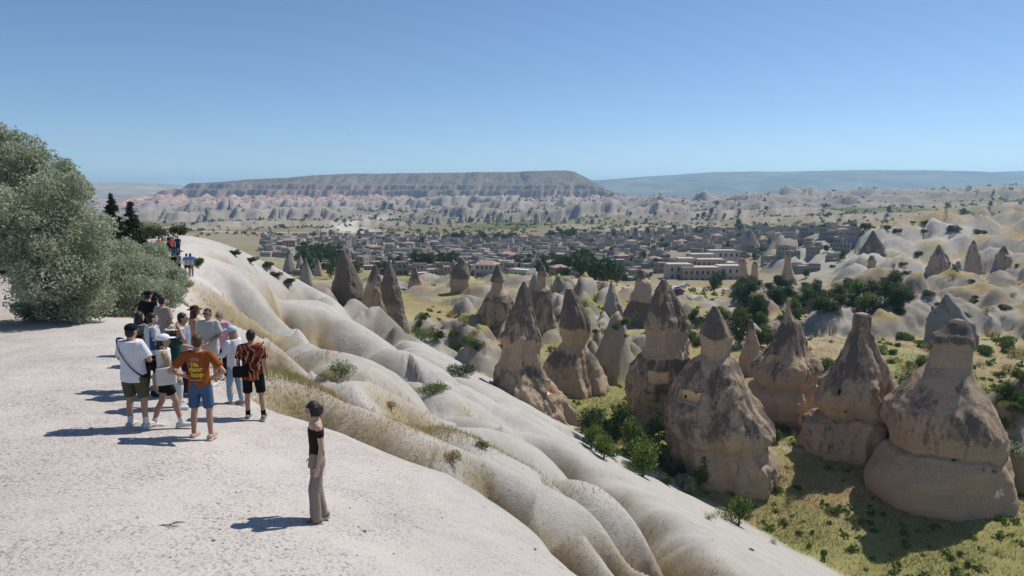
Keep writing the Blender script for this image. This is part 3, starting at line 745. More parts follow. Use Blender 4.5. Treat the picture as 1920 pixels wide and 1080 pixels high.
chimney([(600,1786,1808),(604,1781,1812),(612,1776,1817),(624,1766,1818),(630,1756,1820),(646,1751,1821),(653,1756,1816),(688,1748,1815),(705,1728,1818),(740,1700,1835),(767,1676,1850),(796,1672,1864),(822,1677,1868),(836,1679,1867),(839,1686,1862),(842,1670,1866),(860,1652,1868),(892,1626,1874),(925,1628,1880),(960,1636,1884),(990,1640,1886)],
  82, "tall cone with flat capped neck at right edge, split by a horizontal crack", R_TAN,
  crust=[(600,0.5),(640,0.4),(655,-0.5),(695,-0.4),(720,0.28),(800,0.22),(834,0.0),(842,-0.35),(990,-0.35)],
  holes=[(1847,882,6,6,0.5,'d'),(1791,864,10,4,0.4,'d'),(1865,884,11,5,0.5,'d')], seed=3, groove=0.02, rough=0.03, pw=3.0, facets=7)
chimney([(574,1336,1344),(592,1327,1353),(612,1319,1364),(631,1312,1374),(650,1313,1371),(668,1311,1368),(675,1299,1375),(698,1283,1387),(732,1263,1404),(754,1250,1414),(775,1236,1426),(800,1238,1438),(812,1246,1436),(817,1254,1427),(823,1250,1430),(856,1250,1450),(903,1262,1461),(925,1268,1462)],
  87, "large grey cone with pointed hood and carved chamber above a bulging foot", R_GREY,
  crust=[(574,0.5),(628,0.35),(634,-0.55),(664,-0.5),(680,0.25),(780,0.3),(812,-0.1),(830,-0.1),(925,0.05)],
  holes=[(1290,745,44,22,1.1,'p'),(1283,748,5,6,1.2,'d'),(1312,741,5,3,1.0,'d')], seed=5, groove=0.075, rough=0.05)
chimney([(524,1240,1249),(545,1228,1262),(575,1218,1280),(600,1207,1295),(617,1206,1297),(626,1209,1290),(655,1207,1294),(668,1196,1294),(690,1182,1292),(720,1172,1288),(755,1175,1278),(800,1178,1268)],
  100, "broad brown pointed cone with pale waist and carved chamber, behind the large grey cone", R_GREY,
  crust=[(524,0.35),(612,0.25),(622,-0.55),(660,-0.5),(668,0.35),(720,0.3),(800,-0.1)],
  holes=[(1236,710,40,24,1.1,'p'),(1222,701,5,4,1.2,'d'),(1246,703,8,3,1.2,'d'),(1232,716,3,3,1.0,'d')], seed=7, rough=0.055)
chimney([(528,980,985),(540,974,991),(560,968,996),(590,955,1003),(615,945,1010),(632,937,1017),(643,938,1016),(650,945,1010),(680,936,1010),(690,926,1014),(715,922,1030),(745,930,1060),(785,945,1085),(825,960,1100)],
  95, "slim dark-hooded cone rising from fluted grey skirts beside the white flank", R_GREY,
  crust=[(528,0.4),(630,0.3),(648,-0.45),(672,-0.3),(690,0.3),(720,0.0),(825,-0.4)], holes=[(1031,727,17,22,1.2,'p'),(981,682,5,10,1.0,'d')], seed=11, groove=0.10, rough=0.06)
chimney([(541,1061,1071),(555,1058,1083),(580,1054,1098),(600,1050,1107),(612,1049,1109),(622,1053,1106),(640,1056,1096),(650,1048,1100),(680,1024,1122),(720,1010,1140)],
  115, "grey bottle-shaped cone with a narrow neck, just right of the slim hooded cone", R_GREY, crust=[(541,0.5),(608,0.4),(620,-0.4),(645,-0.3),(660,0.3),(720,-0.2)], seed=13, groove=0.08)
chimney([(560,1476,1484),(575,1475,1481),(590,1474,1484),(599,1471,1492),(604,1468,1500),(625,1456,1506),(651,1442,1515),(675,1424,1530),(690,1413,1537),(706,1411,1534),(714,1414,1530),(719,1418,1524),(726,1408,1537),(753,1408,1540),(800,1418,1538)],
  102, "conical chimney topped by a thin finger of rock, with a smooth tan drum below", R_TAN, crust=[(560,0.0),(600,0.15),(612,0.42),(690,0.3),(712,-0.1),(722,-0.5),(800,-0.45)],
  holes=[(1450,676,20,20,1.1,'p'),(1496,780,6,6,1.0,'d')], seed=17, groove=0.04)
chimney([(588,1603,1628),(594,1600,1632),(618,1599,1630),(624,1593,1634),(635,1590,1636),(673,1574,1656),(700,1556,1664),(722,1543,1674),(750,1540,1684),(766,1543,1680),(773,1552,1670),(780,1532,1678),(800,1514,1680),(820,1506,1680),(850,1508,1676)],
  92, "cone with square knobbed top and wide shadowed foot, left of the tall capped cone", R_TAN, crust=[(588,0.5),(620,0.3),(640,0.35),(720,0.25),(766,-0.25),(776,0.12),(850,0.15)],
  holes=[(1571,736,9,12,1.2,'d'),(1585,772,5,5,1.0,'d')], seed=19, groove=0.07, rough=0.06)
chimney([(600,1405,1411),(625,1400,1416),(650,1394,1424),(668,1388,1424),(700,1384,1424)], 125, "small leaning brown spike between two larger cones", R_TAN, seed=23)
chimney([(507,1198,1208),(515,1195,1212),(521,1197,1210),(528,1191,1220),(545,1187,1224),(566,1178,1226),(600,1166,1226)], 165, "dark capped stump beyond the brown pointed cone", R_GREY, caps=521, crust=[(507,0.5),(525,-0.3),(560,-0.3),(568,0.5),(600,0.4)], seed=29)
chimney([(529,1144,1148),(545,1140,1154),(573,1132,1166),(580,1130,1168)], 170, "small pale cone standing alone on the dry saddle", R_PALE, seed=31)
chimney([(496,930,935),(506,926,941),(517,923,946),(527,919,947),(530,921,945),(544,919,946),(552,912,952),(565,904,962),(585,900,966)], 155, "pale necked chimney with a dark pointed cap left of the dry saddle", R_TAN, caps=528, crust=[(496,0.6),(528,-0.4),(545,-0.3),(556,0.5),(585,0.3)], seed=37)
chimney([(499,1015,1020),(506,1009,1024),(514,1007,1026),(519,1008,1025),(536,1006,1025),(545,998,1033),(570,996,1038),(605,992,1042)], 150, "upright chimney with a dark domed cap at the edge of the dry saddle", R_TAN, caps=518, crust=[(499,0.6),(520,-0.4),(537,-0.3),(546,0.5),(605,0.3)], seed=41, groove=0.09)
t_ = chimney([(483,861,868),(492,858,876),(511,846,881),(525,845,882),(550,845,883)], 195, "double-horned blocky chimney on the terrace below the town", R_TAN, crust=[(483,0.5),(520,0.4),(527,-0.4),(550,-0.4)], seed=43, groove=0.09)
link("side_horn", loft_mesh("side_horn", [(-2.1,0.4,9.6,0.35,0.3,0.5),(-2.2,0.4,8.6,0.8,0.7,0.4),(-1.9,0.3,6.0,1.3,1.2,0.3),(-1.5,0.2,2.0,1.6,1.5,0.0)], 28, 0.07, 0.05, 71), t_, R_TAN)
chimney([(501,776,780),(512,771,785),(525,767,792),(545,763,796)], 205, "small cone with tiny openings on the terrace below the town", R_TAN, crust=[(501,0.5),(524,0.4),(530,-0.3),(545,-0.3)], holes=[(776,528,3,3,0.8,'d'),(783,528,3,3,0.8,'d')], seed=47)
chimney([(469,641,646),(480,636,652),(494,632,661),(517,626,670),(547,620,682),(575,618,688)], 130, "sharp dark pyramid-like cone behind the white domes", R_DARK, crust=[(469,0.5),(575,0.4)], seed=53, groove=0.07, lean=0.03)
chimney([(494,727,732),(511,720,740),(533,715,747),(556,717,753),(589,726,760),(612,730,766)], 122, "dark leaning blade of rock right of the white domes", R_DARK, crust=[(494,0.5),(560,0.4),(575,-0.1),(612,-0.1)], seed=59, groove=0.08)
chimney([(496,701,705),(507,697,710),(517,692,714),(539,684,719),(570,676,724)], 128, "small dark cone with a white flank between two dark spires", R_GREY, crust=[(496,0.6),(540,0.1),(570,-0.4)], seed=61, groove=0.10)
for k_, (rows_, Y_, lb, mt) in enumerate([
  ([(433,1635,1639),(447,1629,1646),(462,1622,1654),(479,1612,1662),(505,1600,1672)], 330, "largest dark cone at the right edge of town", R_DARK),
  ([(459,1759,1763),(475,1751,1771),(490,1744,1778),(515,1739,1777),(530,1738,1778)], 260, "dark layered cone below the yellow ridge, left of its twin", R_GREY),
  ([(451,1824,1828),(465,1818,1832),(480,1813,1837),(507,1811,1840),(522,1810,1842)], 265, "dark pointed cone below the yellow ridge, right of its twin", R_GREY),
  ([(461,1881,1885),(470,1877,1890),(480,1870,1897),(505,1866,1900),(515,1864,1902)], 262, "grey cone near the right edge under the brown bank", R_GREY),
  ([(479,1632,1638),(489,1627,1642),(495,1628,1641),(508,1622,1645),(524,1616,1650)], 290, "pale bottle-shaped chimney on the white terrace", R_TAN),
  ([(470,1473,1478),(484,1469,1484),(491,1471,1483),(510,1467,1487),(530,1459,1495)], 270, "tall pale column standing before the hotel quarter", R_TAN),
  ([(490,1413,1417),(498,1410,1420),(525,1407,1423)], 290, "slender pale pillar beside the hotel terrace", R_TAN),
  ([(485,1386,1396),(493,1384,1400),(497,1386,1398),(525,1382,1402)], 292, "pale pillar with a dark cap at the hotel end", R_TAN),
  ([(490,1795,1799),(505,1788,1803),(525,1778,1808)], 250, "low grey cone between the twin dark cones", R_PALE),
  ([(552,1773,1777),(575,1760,1796),(600,1745,1815),(640,1738,1822)], 160, "white cone-shaped knoll behind the tall capped chimney", R_PALE)]):
    chimney(rows_, Y_, lb, mt, seed=80+k_*3, groove=0.08, rough=0.06)

# cones scattered through the town and along the foot of the badlands
def unit_cone(seed, slim):
    rr = [(0.0,0.05),(0.06,0.16),(0.2,0.34),(0.4,0.56),(0.6,0.74),(0.8,0.90),(1.0,1.02)]
    rings = [(0.06*math.sin(seed+z*3)*(1-z), 0.05*math.cos(seed*2+z*2)*(1-z), 1-z, r*slim, r*slim*0.9, 0.45-0.8*z) for z, r in rr]
    rings.append((0,0,-0.25,1.05*slim,0.95*slim,-0.3))
    return loft_mesh("rock_cone", rings, 22, 0.08, 0.09, seed)
CONES = [unit_cone(s, 0.5) for s in (101,103,107,109,113)]
for m_ in CONES: m_.materials.append(R_FAR)
FAR_CONES = [(619,426,11,1250),(647,424,14,1250),(705,423,12,1300),(722,424,10,1300),(747,427,11,1200),(763,426,13,1250),(770,426,17,1230),(788,426,11,1230),(803,426,20,1250),(812,425,15,1290),(822,423,14,1300),(844,423,14,1300),(866,421,18,1350),(881,420,14,1350),(898,421,12,1330),(915,421,19,1350),(926,419,13,1380),(939,418,18,1380),(958,418,12,1400),(1006,420,18,1350),(980,420,11,1350),(1030,421,14,1330),(1060,423,15,1280),(1085,424,14,1260),(1136,427,12,1150),(1110,425,13,1200),
 (1089,456,12,680),(1123,461,17,640),(1139,451,13,740),(1150,464,13,610),(1167,455,23,700),(1178,454,20,710),(1193,459,30,660),(1213,457,29,680),(1228,457,19,680),(1245,458,14,660),(1260,457,22,670),(1280,459,29,650),(1307,460,32,640),(1326,452,16,720),(1390,455,28,700),(1402,478,36,480),(1418,476,26,490),(1435,450,26,720),(1443,480,28,475),(1466,480,29,475),(1355,483,19,470),(1226,480,18,480),(1191,482,14,470),(1202,479,12,490),(1520,452,22,640),(1505,462,14,560),(1585,470,18,480),(1545,455,12,600),(1570,480,11,430),
 (1180,428,12,1150),(1212,424,14,1200),(1240,422,14,1230),(1265,421,12,1250),(1352,417,12,1330),(1380,420,14,1280),(1410,421,14,1260),
 (620,463,14,560),(688,468,12,520),(718,464,12,560),(760,463,13,570),(542,492,22,300),(575,512,26,215),(563,492,14,300),(596,500,16,270)]
ORD = "first second third fourth fifth sixth seventh eighth ninth tenth eleventh twelfth thirteenth fourteenth fifteenth sixteenth seventeenth eighteenth nineteenth twentieth".split()
ORD += ["twenty-"+o_ for o_ in ORD[:9]] + ["thirtieth"] + ["thirty-"+o_ for o_ in ORD[:9]] + ["fortieth"]
FAR_CONES.sort(); cnt_ = {}
for i_, (px_, py_, h_, Y_) in enumerate(FAR_CONES):
    p_ = at_y(px_, py_, Y_); gz = ground_z(p_[0], p_[1]); H_ = h_/FPX*Y_*(1.3 if 1380 < px_ < 1480 and Y_ < 800 else 1.12)
    o = bpy.data.objects.new("fairy_chimney", CONES[i_ % 5]); COL.objects.link(o)
    zb = min(p_[2], gz + 1.0) if gz < p_[2] else p_[2]
    hh = p_[2] + H_ - gz if gz < p_[2] else H_
    hh = min(hh, H_*1.6)
    o.location = (p_[0], Y_, p_[2]+H_-hh); wd = H_*rnd.uniform(0.85, 1.15); o.scale = (wd, wd, hh); o.rotation_euler = (0, 0, rnd.uniform(0, 6.28))
    if Y_ > 1000: lb, gp = "dark rock cone in the row below the far pale badlands", "far cones below the badlands"
    elif px_ < 800: lb, gp = "dark cone among the houses on the left side of town", "cones in the left of town"
    else: lb, gp = "dark cone standing among the houses in the right of town", "cones in the right of town"
    cnt_[gp] = cnt_.get(gp, 0)+1
    tag(o, ORD[cnt_[gp]-1]+" from the left, "+lb, "fairy chimney", gp)
o = bpy.data.objects.new("rock_castle", unit_cone(131, 0.75)); COL.objects.link(o); o.data.materials.append(R_FAR)
p_ = at_y(1502,372,2500); o.location = (p_[0], 2500, ground_z(p_[0], 2500)-2); o.scale = (36,36,365 and (at_y(1502,357,2500)[2]-o.location.z))
tag(o, "lone dark rock castle on the skyline plateau", "rock")
# ------------------------------------------------------------------ vegetation
M_BARK = plain("bark", (0.13,0.10,0.075), 0.95, 0.3, 6, bump=0.5)
L_SILVER = leaf_mat("silver_leaves", (0.19,0.225,0.13), (0.56,0.60,0.45), 0.45)
L_BUSH = leaf_mat("bush_leaves", (0.055,0.095,0.022), (0.19,0.26,0.06), 0.35)
L_DARK = leaf_mat("dark_leaves", (0.035,0.060,0.022), (0.11,0.15,0.05), 0.28)
L_SPRUCE = leaf_mat("spruce_needles", (0.014,0.026,0.012), (0.045,0.065,0.030), 0.1)
L_DRY = leaf_mat("dry_grass_blades", (0.27,0.21,0.10), (0.58,0.46,0.26), 0.4, 0.8)
L_OLIVE = leaf_mat("olive_grass_blades", (0.17,0.18,0.06), (0.48,0.42,0.20), 0.4, 0.8)

def leaves(P, size, seed, aspect=0.45, up=0.3, shade=None):
    """one diamond-shaped leaf at every point of P"""
    g = np.random.default_rng(seed); n = len(P)
    a = g.normal(size=(n,3)); a[:,2] += up; a /= np.linalg.norm(a, axis=1)[:,None]
    b = g.normal(size=(n,3)); b -= a*(a*b).sum(1)[:,None]; b /= np.linalg.norm(b, axis=1)[:,None]
    s_ = size*g.uniform(0.6, 1.3, n)[:,None]
    V = np.stack([P-a*s_*0.5, P+b*s_*aspect*0.5, P+a*s_*0.5, P-b*s_*aspect*0.5], 1).reshape(-1,3)
    F = np.arange(4*n).reshape(-1,4)
    c = g.random(n) if shade is None else np.clip(shade+0.25*g.normal(size=n), 0, 1)
    C = np.repeat(np.stack([c,c,c],1), 4, 0)
    return V, F, C
def clump_points(clumps, n, seed, inner=0.5):
    g = np.random.default_rng(seed); C = np.array(clumps, float)
    wgt = (C[:,3]*C[:,4]+C[:,5]*C[:,3]); wgt /= wgt.sum()
    i = g.choice(len(C), n, p=wgt)
    d = g.normal(size=(n,3)); d /= np.linalg.norm(d, axis=1)[:,None]
    lump = 1+0.28*fbm(d[:,0]*2.6+i*7.1, d[:,1]*2.6, d[:,2]*2.6, oct=3, seed=seed)
    r = (inner + (1-inner)*g.random(n)**0.6)*lump*(1+0.12*(g.random(n) > 0.93))
    return C[i,:3] + d*C[i,3:]*r[:,None]
def leaf_mesh(name, V, F, C, mat):
    me = mesh_np(name, V, F, smooth=False); set_col(me, C); me.materials.append(mat); return me
def tube(bm, pts, rad, n=8):
    prev = None
    for k, (p, r) in enumerate(zip(pts, rad)):
        p = Vector(p); d = (Vector(pts[min(k+1, len(pts)-1)])-Vector(pts[max(k-1, 0)])).normalized()
        x = d.orthogonal().normalized() if prev is None else (prev - d*prev.dot(d)).normalized(); prev = x
        y = d.cross(x)
        ring = [bm.verts.new(p + (x*math.cos(a)+y*math.sin(a))*r) for a in (2*math.pi*j/n for j in range(n))]
        if k:
            for j in range(n): bm.faces.new((last[j], last[(j+1)%n], ring[(j+1)%n], ring[j]))
        else: bm.faces.new(ring[::-1])
        last = ring
    bm.faces.new(last)
def bm_mesh(name, bm, smooth=True):
    me = bpy.data.meshes.new(name); bm.to_mesh(me); bm.free()
    me.polygons.foreach_set("use_smooth", np.full(len(me.polygons), smooth, dtype=bool)); return me
def limbs(name, base, tips, r0, seed, n=6):
    g = random.Random(seed); bm = bmesh.new(); base = Vector(base)
    for tp in tips:
        tp = Vector(tp); m1 = base.lerp(tp, 0.35)+Vector((g.uniform(-.15,.15), g.uniform(-.15,.15), g.uniform(0,.2)))*(tp-base).length*0.6
        m2 = base.lerp(tp, 0.7)+Vector((g.uniform(-.1,.1), g.uniform(-.1,.1), g.uniform(0,.1)))*(tp-base).length*0.5
        tube(bm, [base, m1, m2, tp], [r0, r0*0.7, r0*0.42, r0*0.12], n)
    return bm_mesh(name, bm)
def crown_from_px(spec, Y, base):
    out = []
    for (px, py, rp, dy) in spec:
        p = at_y(px, py, Y+dy); r = rp/FPX*(Y+dy)
        out.append((p[0]-base[0], p[1]-base[1], p[2]-base[2], r, r*1.0, r*0.92))
    return out
def build_tree(name, label, cat, base, clumps, nleaf, size, mat, seed, r0, group=None, inner=0.5, limb_n=7, aspect=0.45):
    root = empty(name, base); tag(root, label, cat, group)
    P = clump_points(clumps, nleaf, seed, inner)
    if len(P): P = P[P[:,2] > 0.03]
    zr = (P[:,2]-P[:,2].min())/(np.ptp(P[:,2])+1e-6)
    sh = 0.5+0.45*fbm(P[:,0]*0.9, P[:,1]*0.9, P[:,2]*0.9, oct=3, seed=seed+2)
    V, F, C = leaves(P, size, seed+1, aspect, 0.25, sh)
    link("crown", leaf_mesh("crown", V, F, C, mat), root)
    g = random.Random(seed); tips = [Vector(c[:3]) for c in clumps]; g.shuffle(tips); tips = tips[:limb_n]
    top = sum((Vector(t) for t in tips), Vector())/len(tips)
    fork = Vector((top.x*0.35, top.y*0.35, max(0.25*top.z, 0.15)))
    bm = bmesh.new(); tube(bm, [(0,0,-0.3), (fork.x*0.25, fork.y*0.4, fork.z*0.45), (fork.x*0.7, fork.y*0.7, fork.z*0.8), tuple(fork)], [r0*1.35, r0*1.05, r0*0.95, r0*0.85], 12)
    link("trunk", bm_mesh("trunk", bm), root, M_BARK)
    link("limbs", limbs("limbs", fork, tips, r0*0.6, seed), root, M_BARK)
    return root

def on_ground(px, py, lo=3.0, hi=3000.0):
    p = ground_hit(px, py, lo, hi); return (float(p[0]), float(p[1]), float(ground_z(p[0], p[1])))
b_ = on_ground(112, 598)
_tc = [(5,300,62,0.5),(-60,330,95,0),(60,340,72,0.4),(105,378,62,-0.3),(150,440,58,-0.2),(60,430,88,-1.2),(-40,440,105,-0.5),(150,505,52,-1.0),(90,515,62,-1.6),(30,455,60,-1.5),(172,470,38,0.4),(-110,400,105,0.5),(45,285,40,0.8),(100,330,36,1.0),(70,560,48,-0.3),(130,555,52,-0.6),(-20,270,48,1.0),(170,560,42,-0.6),(100,575,34,-0.9),(150,585,30,-0.9),(-60,470,60,0)]
_tg = random.Random(8)
for c_ in list(_tc):          # smaller sprays standing out of every big clump
    for _ in range(4):
        a_ = _tg.uniform(0, 6.283); _tc.append((c_[0]+c_[2]*0.8*math.cos(a_), c_[1]+c_[2]*0.75*math.sin(a_)-6, c_[2]*_tg.uniform(.28,.42), c_[3]-_tg.uniform(0,1)*c_[2]/53*0.8))
build_tree("oleaster_tree", "large leaning silver-green tree at the left edge of the viewpoint", "tree", b_,
  crown_from_px(_tc, b_[1], b_),
  105000, 0.125, L_SILVER, 21, 0.20, limb_n=10, aspect=0.36)
b_ = on_ground(250, 592)
build_tree("oleaster_shrub", "wide silver-green shrub beside the leaning tree, behind the tour group", "shrub", b_,
  crown_from_px([(215,520,45,0.6),(262,510,42,1.5),(300,515,36,2.5),(205,565,42,-0.5),(255,560,46,0),(305,555,36,0.8),(330,520,22,2.5),(235,478,34,2.2),(290,478,26,3.0),(190,530,40,0.3),(275,590,22,-0.8),(225,592,24,-0.9),(325,545,20,1.5)], b_[1]+0.6, b_),
  52000, 0.11, L_SILVER, 33, 0.07, limb_n=12, aspect=0.36)
# sprouting fringe at its foot and further bushes along the path
def fringe(px, py, rp, label, mat, n, size, seed, tall=1.0, group=None):
    b = on_ground(px, py); r = rp/FPX*b[1]
    g = random.Random(seed)
    cl = [(g.uniform(-.6,.6)*r, g.uniform(-.5,.5)*r, r*tall*g.uniform(0.3,0.8), r*g.uniform(.35,.6), r*g.uniform(.35,.6), r*tall*g.uniform(.35,.55)) for _ in range(7)]
    return build_tree("bush", label, "bush", b, cl, n, size, mat, seed, max(0.02, 0.03*r), group, inner=0.3)
fringe(345, 540, 24, "low yellow-green bush at the path edge under the blue umbrella", L_OLIVE, 2500, 0.09, 41, 0.7)
fringe(372, 497, 15, "small green bush right of the blue umbrella", L_BUSH, 1500, 0.13, 43, 0.8)
fringe(290, 447, 26, "dark green bush on the ridge behind the far crowd", L_DARK, 2500, 0.22, 45, 0.8)
fringe(335, 441, 20, "round green bush at the end of the ridge path", L_DARK, 2500, 0.22, 46, 0.8)
fringe(268, 440, 22, "silver-grey bush right of the two spruces", L_SILVER, 2500, 0.22, 47, 1.0)
fringe(640, 708, 34, "sprawling green shrub in the dry grass of the gully", L_BUSH, 2200, 0.07, 48, 0.9)
fringe(612, 712, 20, "small sparse shrub left of the sprawling green shrub", L_OLIVE, 900, 0.06, 49, 0.8)
fringe(790, 640, 26, "bright green bush at the foot of the white domes", L_BUSH, 2600, 0.2, 50, 0.9)
fringe(812, 738, 34, "flat green creeper on a white rib", L_BUSH, 2000, 0.12, 51, 0.45)
fringe(862, 705, 32, "dark green bushes in the notch below the white domes", L_DARK, 2600, 0.2, 52, 0.7)
fringe(848, 862, 26, "bare brown thorn bush at the head of a white rib", L_DRY, 700, 0.05, 53, 0.6)
fringe(905, 840, 16, "thin green sprig beside the white rib", L_BUSH, 260, 0.07, 54, 0.9)
fringe(735, 765, 22, "dry brown bush at the end of the grass strip", L_DRY, 700, 0.06, 55, 0.6)
for k_, (px_, py_, rp_) in enumerate([(470,492,16),(500,500,14),(440,478,14),(515,520,14),(545,530,12)]):
    fringe(px_, py_, rp_, ORD[k_]+" green bush from the left in the hollow of the far white slope" if k_ else "leftmost green bush in the hollow of the far white slope", L_DARK, 900, 0.22, 60+k_, 0.6, "bushes in the far white slope")
# spruces
def spruce(px, tip_py, base_py, Y, wpx, label, seed):
    tip = at_y(px, tip_py, Y); z0 = float(ground_z(tip[0], Y)); H = tip[2]-z0; root = empty("spruce_tree", (tip[0], Y, z0)); tag(root, label, "spruce", "spruces on the ridge")
    g = np.random.default_rng(seed); P = []; W = wpx/FPX*Y/2
    bm = bmesh.new(); tube(bm, [(0,0,-0.2),(0,0,H*0.5),(0,0,H)], [0.14,0.09,0.02], 8); link("trunk", bm_mesh("trunk", bm), root, M_BARK)
    bb = bmesh.new()
    for k in range(90):
        f = g.random()**0.8; z = H*(0.10+0.9*f); ln = W*(1-f)**0.85*g.uniform(0.65,1.15)+0.06; a = g.uniform(0, 6.283)
        e = Vector((math.cos(a)*ln, math.sin(a)*ln, z-0.28*ln)); tube(bb, [(0,0,z), tuple(e)], [0.025, 0.008], 4)
        m = int(120*ln/W)+14; t = g.random(m)**0.7
        q = np.array([e.x, e.y, 0])*t[:,None] + np.array([0,0,1])*(z-0.28*ln*t)[:,None] + g.normal(size=(m,3))*np.array([.10,.10,.07])*(0.5+ln*0.5)
        P.append(q)
    P = np.concatenate(P); V, F, C = leaves(P, 0.24, seed, 0.3, -0.1)
    link("branches", bm_mesh("branches", bb), root, M_BARK)['kind'] = 'stuff'; link("crown", leaf_mesh("crown", V, F, C, L_SPRUCE), root)
spruce(206, 364, 455, 56, 60, "taller dark spruce, left of the pair on the ridge", 71)
spruce(243, 377, 455, 52, 66, "shorter dark spruce, right of the pair on the ridge", 72)

# bushes and trees of the valley: a few shared shapes, each plant its own object
def proto(nm, kind, seed):
    g = random.Random(seed)
    if kind == 'tree': cl = [(g.uniform(-.45,.45), g.uniform(-.45,.45), g.uniform(0.55,1.35), g.uniform(.35,.55), g.uniform(.35,.55), g.uniform(.3,.5)) for _ in range(9)]
    elif kind == 'poplar': cl = [(g.uniform(-.06,.06), g.uniform(-.06,.06), 0.3+0.28*i, .30-.022*i, .30-.022*i, .34) for i in range(9)]
    else: cl = [(g.uniform(-.6,.6), g.uniform(-.6,.6), g.uniform(0.15,0.6), g.uniform(.3,.55), g.uniform(.3,.55), g.uniform(.25,.42)) for _ in range(8)]
    return cl
PROTO = {}
def make_proto(key, kind, n, size, mat, seed):
    cl = proto(key, kind, seed); P = clump_points(cl, n, seed, 0.35); P = P[P[:,2] > 0.0]
    sh = 0.5+0.5*fbm(P[:,0]*2.2, P[:,1]*2.2, P[:,2]*2.2, oct=2, seed=seed)
    V, F, C = leaves(P, size, seed+1, 0.55, 0.3, sh); cm = leaf_mesh("crown", V, F, C, mat)
    bm = bmesh.new(); tube(bm, [(0,0,-0.15),(0.02,0.01,0.3),(0.03,0.02,0.7)], [0.07,0.05,0.03], 6)
    for c in cl[:5]: tube(bm, [(0.02,0.01,0.3), tuple(np.array(c[:3])*0.95)], [0.035,0.01], 5)
    tm = bm_mesh("trunk", bm); tm.materials.append(M_BARK); PROTO[key] = (cm, tm)
for k_ in range(3): make_proto('bush%d' % k_, 'bush', 1500, 0.13, (L_BUSH, L_BUSH, L_DARK)[k_], 200+k_)
make_proto('sbush', 'bush', 1500, 0.13, L_SILVER, 210)
make_proto('dbush', 'bush', 500, 0.12, L_OLIVE, 211)
for k_ in range(3): make_proto('tree%d' % k_, 'tree', 1500, 0.15, (L_BUSH, L_DARK, L_BUSH)[k_], 220+k_)
for k_ in range(2): make_proto('town%d' % k_, 'tree', 420, 0.26, L_DARK, 230+k_)
make_proto('poplar', 'poplar', 500, 0.16, L_DARK, 240)
def plant(key, name, loc, r, h, label, cat, group):
    root = empty(name, loc, rnd.uniform(0, 6.28)); root.scale = (r, r, h); tag(root, label, cat, group)
    cm, tm = PROTO[key]; link("crown", cm, root); link("trunk", tm, root)
    return root
NEAR_B = [(1128,800,24,'bush0'),(1165,815,26,'tree0'),(1195,850,30,'tree2'),(1205,892,34,'tree0'),(1228,860,24,'bush1'),(1150,855,24,'bush0'),(1180,880,20,'dbush'),(1280,915,22,'sbush'),(1312,912,24,'tree2'),(1385,985,28,'tree0'),(1360,975,20,'dbush'),(1330,975,14,'dbush'),(1562,962,15,'bush1'),(1606,980,14,'bush1'),(1499,1000,8,'bush0'),(1526,1000,6,'bush0'),(1455,925,14,'bush0'),(1495,920,9,'bush0'),(1430,930,16,'dbush'),(1480,940,14,'dbush'),(1545,715,22,'tree0'),(1570,700,16,'bush1'),(1900,850,26,'sbush'),(1880,842,18,'sbush'),(1875,800,22,'bush1'),(1905,770,20,'bush0'),(1840,745,24,'bush0'),(1500,800,12,'bush0'),(1445,822,18,'bush0'),(1470,812,14,'bush0'),(1245,905,18,'bush2'),(1265,890,22,'bush2'),(1110,822,18,'bush2'),(1095,800,14,'bush0'),(1210,600,12,'bush0'),(1170,608,12,'bush0'),(1130,700,16,'dbush'),(850,655,14,'bush2'),(880,640,12,'dbush'),(1640,1000,8,'bush0'),(1700,1040,8,'dbush'),(1780,1050,9,'bush0'),(1450,1020,9,'dbush'),(1550,1040,10,'bush0'),(1317,985,10,'bush1'),(1410,1040,8,'bush0'),(1595,880,9,'dbush'),(1870,1040,10,'dbush')]
nb_ = {}
for (px_, py_, rp_, key) in NEAR_B:
    b = on_ground(px_, py_, 40); r = rp_/FPX*b[1]*1.25
    kind = {'b':'green bush','t':'leafy green tree','s':'silver-grey bush','d':'dry olive bush'}[key[0]]
    plc = ("in the hollow below the white flank" if px_ < 1270 and py_ > 760 else "on the golden grass before the large grey cone" if px_ < 1475 and py_ > 880 else "on the grass left of the tall capped chimney" if px_ < 1720 and py_ > 870 else "behind the tall capped chimney at right" if px_ > 1820 and py_ < 900 else "on the open valley floor")
    gp = kind.replace('bush','bushe')+"s "+plc; nb_[gp] = nb_.get(gp, 0)+1
    plant(key, "tree" if key[0] == 't' else "bush", b, r, r*(1.25 if key[0] == 't' else 1.0)*rnd.uniform(0.85,1.15), kind+" "+plc, "tree" if key[0] == 't' else "bush", gp)
def belt(n, x0, x1, y0, y1, rlo, rhi, keys, label, group, lo=60):
    for _ in range(n):
        b = on_ground(rnd.uniform(x0,x1), rnd.uniform(y0,y1), lo); r = rnd.uniform(rlo,rhi)
        k = rnd.choice(keys); plant(k, "tree" if k[0] == 't' else "bush", b, r, r*rnd.uniform(0.8,1.3), label, "tree" if k[0] == 't' else "bush", group)
belt(18, 1105, 1300, 795, 900, 1.3, 2.6, ['tree0','tree2','bush0','bush2','tree1'], "dense leafy thicket bush beside the large grey cone", "thicket beside the large grey cone", 62)
belt(34, 1290, 1500, 588, 655, 1.6, 3.4, ['bush0','bush2','tree0','tree1'], "green bush in the belt behind the middle cones", "green belt behind the middle cones")
belt(34, 1480, 1700, 545, 590, 2.0, 4.0, ['bush2','tree1','tree0'], "dark green bush in the belt below the white terrace", "green belt below the white terrace")
belt(26, 1380, 1480, 535, 580, 1.8, 3.4, ['tree1','bush2'], "dark tree in the orchard below the hotel", "orchard below the hotel")
belt(34, 1690, 1925, 628, 725, 1.2, 2.8, ['bush0','bush1','tree0','dbush'], "green bush on the slope behind the right-hand cones", "green slope at right")
